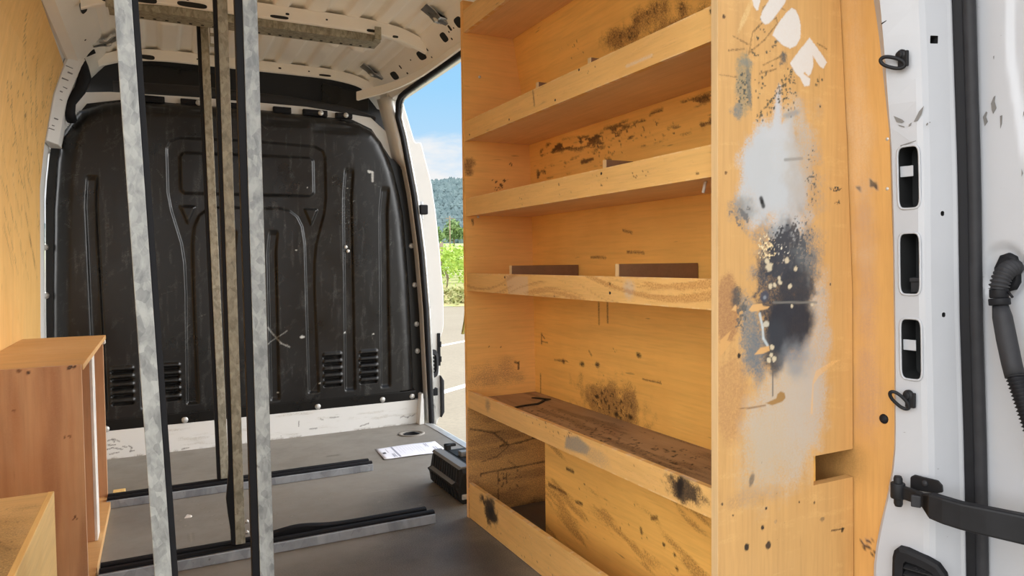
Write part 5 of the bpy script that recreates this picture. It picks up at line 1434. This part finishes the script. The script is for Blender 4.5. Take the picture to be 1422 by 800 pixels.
# ribbed black plastic case lying against the shelving
kc = thing('plastic_case', (1.0, 2.42, 0), 'dark ribbed plastic case on the floor by the far foot of the shelving', 'case')
prof = [(0.935, 0.0), (0.922, 0.012), (0.916, 0.050), (0.908, 0.064), (0.922, 0.070), (0.930, 0.118), (0.936, 0.126), (0.975, 0.128), (0.985, 0.115), (1.00, 0.115), (1.06, 0.10), (1.065, 0.0)]
rows = []
for y, k in ((2.262, 0.86), (2.275, 0.97), (2.30, 1.0), (2.50, 1.0), (2.545, 0.98), (2.560, 0.90)):
    rows.append([(1.0 + (x - 1.0) * (0.985 if k < 1 else 1), y, z * k) for x, z in prof])
MB().sweep(rows).build('body', M['case'], kc, 0.003)
for r_i, (z0, z1, xa, xb) in enumerate(((0.014, 0.050, 0.9205, 0.9155), (0.074, 0.114, 0.9225, 0.9295))):
    for i in range(11):
        y = 2.285 + i * 0.023
        MB().sweep([[(xa + 0.002, y + s, z0), (xb + 0.002, y + s + 0.006, z1), (xb - 0.003, y + s + 0.006, z1), (xa - 0.003, y + s, z0)] for s in (0.0, 0.010)]).build('rib', M['case'], kc, 0.001)
MB().sweep([[(0.9265, y, 0.120), (0.934, y, 0.1285), (0.965, y, 0.1300), (0.965, y, 0.125), (0.936, y, 0.122)] for y in (2.275, 2.55)]).build('rim', M['case_edge'], kc, 0.001)
MB().sweep([[(0.906, y, 0.066), (0.921, y, 0.0725), (0.924, y, 0.068), (0.915, y, 0.060)] for y in (2.30, 2.53)]).build('ledge', M['case_edge'], kc, 0.001)
MB().box(0.985, 1.005, 2.545, 2.575, 0.110, 0.138).box(0.985, 1.03, 2.555, 2.575, 0.128, 0.138).build('clip', M['case'], kc, 0.002)
MB().box(0.995, 1.05, 2.42, 2.45, 0.112, 0.140).box(1.02, 1.05, 2.33, 2.46, 0.112, 0.134).build('hinge', M['case_edge'], kc, 0.002)
MB().box(0.985, 1.06, 2.30, 2.54, 0.108, 0.122).build('tray', M['case'], kc, 0.003)
for y, z in ((2.2735, 0.075), (2.2735, 0.105)): MB().lathe((0.955, 2.262, z - 0.01), (0, -1, 0), [(0.008, -0.004), (0.008, 0.003), (0.004, 0.005), (0, 0.005)], 10).build('stud', M['rubber_grey'], kc)
MB().box(0.93, 0.96, 2.2555, 2.268, 0.018, 0.036).build('latch', M['bolt'], kc, 0.003)

c = at(261, 719, 'Z', 0)
tag(MB().add([(c.x - .012, c.y - .004, 0.001), (c.x + .010, c.y - .006, 0.001), (c.x + .014, c.y + .006, 0.001), (c.x - .006, c.y + .008, 0.001), (c.x - .002, c.y, 0.012), (c.x + .008, c.y + .002, 0.008)], [(0, 1, 5, 4), (1, 2, 5), (2, 3, 4, 5), (3, 0, 4), (0, 3, 2, 1)]).build('paper_scrap', M['laminate'], None), 'tiny crumpled white scrap on the floor between the rails', 'scrap')
for x, y, lab in ((343, 726, 'upper small white bolt head on the floor beside the post on the nearer rail'), (343, 741, 'lower small white bolt head on the floor beside the post on the nearer rail')):
    c = at(x, y, 'Z', 0)
    tag(MB().lathe((c.x, c.y, 0.0), (0, 0, 1), [(0.0, 0), (0.006, 0), (0.006, 0.005), (0.003, 0.010), (0, 0.0105)], 10).build('bolt_head', M['bolt'], None), lab, 'bolt')

# ================================================================== OUTSIDE, SEEN THROUGH THE SIDE DOOR
G = -0.60
# everything outdoors is laid out along the bearing (22 degrees) in which the door opening looks
BX, BY = math.sin(math.radians(22)), math.cos(math.radians(22))
def out(s, d): return (BX * d + BY * s, BY * d - BX * s)      # s: sideways, d: distance


def gz(d): return np.interp(d, [0, 23.3, 24.5, 26.5, 40, 80, 120, 170], [G, G, -0.35, -0.05, 0.45, 2.4, 4.0, 5.5])


mb = MB().box(-30, 40, -25, 60, G - 0.3, G - 0.001)
gd = MB(); pts = [out(-90, 23.4), out(90, 23.4), out(60, -22), out(-60, -22)]
gd.prism([(x, y, G - 0.2) for x, y in pts], (0, 0, 0.2))
struct(gd.build('ground', M['gravel'], None), 'pale sunlit asphalt of the car park')
for i, ((x0, y0), (x1, y1)) in enumerate(((at(606, 481.5, 'Z', G).xy, at(660, 471, 'Z', G).xy), (at(604, 548, 'Z', G).xy, at(662, 531, 'Z', G).xy))):
    a, b = Vector((x0, y0)), Vector((x1, y1)); d = (b - a).normalized(); a -= d * 1.5; b += d * 2.0; n = Vector((-d.y, d.x)) * 0.06
    o = MB().prism([(a.x - n.x, a.y - n.y, G), (b.x - n.x, b.y - n.y, G), (b.x + n.x, b.y + n.y, G), (a.x + n.x, a.y + n.y, G)], (0, 0, 0.003)).build('parking_line', M['line'], None)
    tag(o, ('farther', 'nearer')[i] + ' white parking line painted on the car park', 'road marking', 'white lines on the car park')


def terrain(name, s0, s1, d0, d1, ns, nd, zf, mat):
    S, D = np.meshgrid(np.linspace(s0, s1, ns), np.linspace(d0, d1, nd), indexing='ij'); Z = zf(S, D)
    vs = [(*out(s, d), z) for s, d, z in zip(S.ravel(), D.ravel(), Z.ravel())]
    fs = [(i * nd + j, (i + 1) * nd + j, (i + 1) * nd + j + 1, i * nd + j + 1) for i in range(ns - 1) for j in range(nd - 1)]
    return MB().add(vs, fs, True).build(name, mat)


struct(terrain('ground', -40, 40, 23.3, 42, 120, 50, lambda s, d: gz(d) + 0.12 * (fbm(s * 1.3, d * 1.3, 3) - 0.5), M['verge']), 'dry grassy bank at the edge of the car park')
struct(terrain('ground', -120, 120, 41, 172, 60, 60, lambda s, d: gz(d) + 0.5 * (fbm(s * .08, d * .08, 5) - 0.5), M['meadow']), 'pale green meadow rising behind the vineyard')


def leaves(centres, size, n_each, spread, seed, flat=0.0):
    """cloud of small leaf blades round each centre"""
    g = np.random.default_rng(seed); c = np.repeat(np.array(centres), n_each, 0); n = len(c)
    p = c + g.normal(0, 1, (n, 3)) * np.array(spread)
    u = g.normal(0, 1, (n, 3)); u /= np.linalg.norm(u, axis=1)[:, None]; w = np.cross(u, g.normal(0, 1, (n, 3))); w /= np.linalg.norm(w, axis=1)[:, None]
    sz = size * g.uniform(0.6, 1.3, (n, 1)); u *= sz; w *= sz * 0.75
    vs = np.stack([p - u, p + w * 0.8, p + u, p - w * 0.8], 1).reshape(-1, 3)
    mb = MB(); mb.v = vs.tolist(); mb.f = np.arange(4 * n).reshape(-1, 4).tolist(); mb.mi = [0] * n; mb.sm = [False] * n
    return mb


# grass and weeds on the bank
cs = []
for i in range(900):
    s, d = rng.uniform(-8, 8), rng.uniform(23.5, 25.3); x, y = out(s, d); cs.append((x, y, float(gz(d)) + 0.06))
tag(leaves(cs, 0.09, 7, (0.10, 0.10, 0.10), 4).build('dry_grass', M['verge'], None), 'dry straw coloured grass and weeds on the bank', 'grass', None, 'stuff')
# vine rows
for k in range(5):
    d = 26.4 + k * 2.1; cs = []; zz = float(gz(d))
    for s in np.arange(-9, 9, 0.22):
        for h in (0.45, 0.75, 1.05, 1.25): cs.append((*out(s + rng.normal() * .06, d + rng.normal() * .08), zz + h + rng.normal() * .06))
    t = thing('vine_row', (*out(0, d), zz), ('front row of bright green vines at the car park edge', 'second row of green vines from the car park', 'third row of green vines from the car park', 'fourth row of green vines from the car park', 'farthest row of green vines')[k], 'vines', 'rows of the vineyard')
    leaves(cs, 0.085, 9, (0.11, 0.11, 0.12), 20 + k).build('foliage', M['vine'], t)
    for s in (-6.1, -2.1, -0.55, 1.15, 5.0):
        x, y = out(s, d - 0.12); MB().tube([(x, y, zz - 0.1), (x, y, zz + 1.62)], 0.028, 6).build('post', M['wood_post'], t)
    if k < 2:
        for s in np.arange(-3, 3.1, 0.9):
            x, y = out(s, d); MB().tube([(x, y, zz - .1), (x + .05, y, zz + .25), (x - .03, y, zz + .6)], [.04, .03, .025], 6).build('stem', M['wood_post'], t)
# hedge line and trees behind the meadow
def crown(x, y, z, rx, rz, n, seed):
    g = np.random.default_rng(seed); c = []
    for i in range(n):
        v = g.normal(0, 1, 3); v /= np.linalg.norm(v); r = g.uniform(0.55, 1.0); c.append((x + v[0] * rx * r, y + v[1] * rx * r, z + abs(v[2]) * rz * r - 0.1 * rz))
    return c


kinds = ['round bushy tree behind the meadow', 'broad bushy tree behind the meadow', 'low bushy tree behind the meadow']
order = ['first', 'second', 'third', 'fourth', 'fifth', 'sixth', 'seventh', 'eighth', 'ninth', 'tenth', 'eleventh']
for k in range(11):
    s = -15 + k * 3.0; d = 93 + 8 * (k % 2); x, y = out(s, d); zz = float(gz(d)); h = rng.uniform(2.4, 4.3)
    t = thing('bushy_tree', (x, y, zz), order[k] + ' from the left in the line of green bushy trees behind the meadow', 'tree', 'trees behind the meadow')
    leaves(crown(x, y, zz + h * 0.35, 1.5, h * 0.62, 120, 40 + k), 0.26, 8, (0.24, 0.24, 0.2), 60 + k).build('crown', M['bush'], t)
    MB().tube([(x, y, zz - 0.3), (x, y, zz + h * 0.5)], [0.16, 0.08], 7).build('trunk', M['wood_post'], t)
t = thing('utility_pole', (*out(-0.42, 78), 2.3), 'slim utility pole standing in front of the trees', 'pole')
x, y = out(-0.42, 78); MB().tube([(x, y, 2.0), (x, y, 6.0)], 0.07, 8).build('pole', M['wood_post'], t)
MB().obox((x, y, 5.75), (0.45 * BY, -0.45 * BX, 0), (0.04 * BX, 0.04 * BY, 0), (0, 0, 0.04)).build('crossarm', M['wood_post'], t)
MB().tube([(*out(-40, 79), 5.9), (*out(-0.4, 78), 5.72), (*out(40, 79), 5.9)], 0.018, 5).build('wire', M['rubber_grey'], t)


def hill_z(s, d):
    u = np.clip((d - 150) / 190, 0, 1); base = 5 + (31 + 2.2 * np.sin(s * 0.06 + 1) - 0.02 * s) * u * u * (3 - 2 * u)
    return base


S_, D_ = (-110, 110), (150, 380)
struct(terrain('hill', *S_, *D_, 50, 40, lambda s, d: hill_z(s, d) - 1.0, M['forest']), 'wooded hillside behind the trees')
# tree canopy on the hill: many rounded crowns in one mesh
g = np.random.default_rng(5); ico = bmesh.new(); bmesh.ops.create_icosphere(ico, subdivisions=1, radius=1.0)
iv = np.array([v.co[:] for v in ico.verts]); ifc = np.array([[v.index for v in f.verts] for f in ico.faces]); ico.free()
V, F = [], []
for i in range(15000):
    s = g.uniform(-48, 48) if i < 13000 else g.uniform(*S_); d = 152 + 190 * g.uniform() ** 0.8
    r = g.uniform(0.7, 1.35); x, y = out(s, d); z = float(hill_z(s, d))
    jit = 1 + 0.32 * g.normal(0, 1, (len(iv), 1)) * 0.6
    V.append(iv * jit * np.array([r, r, r * g.uniform(0.9, 1.7)]) + np.array([x, y, z + r * 0.3])); F.append(ifc + i * len(iv))
me = bpy.data.meshes.new('forest'); me.from_pydata(np.concatenate(V).tolist(), [], np.concatenate(F).tolist()); me.materials.append(M['forest'])
tag(link('forest', me), 'dense haze tinted forest covering the hillside', 'forest', None, 'stuff')

# thin yellowish strap hanging outside, just past the shelving
sq_ = [at(648, 398, 'X', 1.19), at(647.5, 420, 'X', 1.19), at(645.5, 445, 'X', 1.19), at(642, 464, 'X', 1.19)]
t = MB().sweep([[(p.x - .004, p.y - .012, p.z), (p.x + .004, p.y - .012, p.z), (p.x + .004, p.y + .004, p.z), (p.x - .004, p.y + .004, p.z)] for p in [Vector((1.150, sq_[0].y - 0.42, 1.692))] + sq_]).build('webbing_strap', M['strap'], None)
tag(t, 'thin yellow webbing strap hanging in the side door opening, just past the shelving', 'strap')
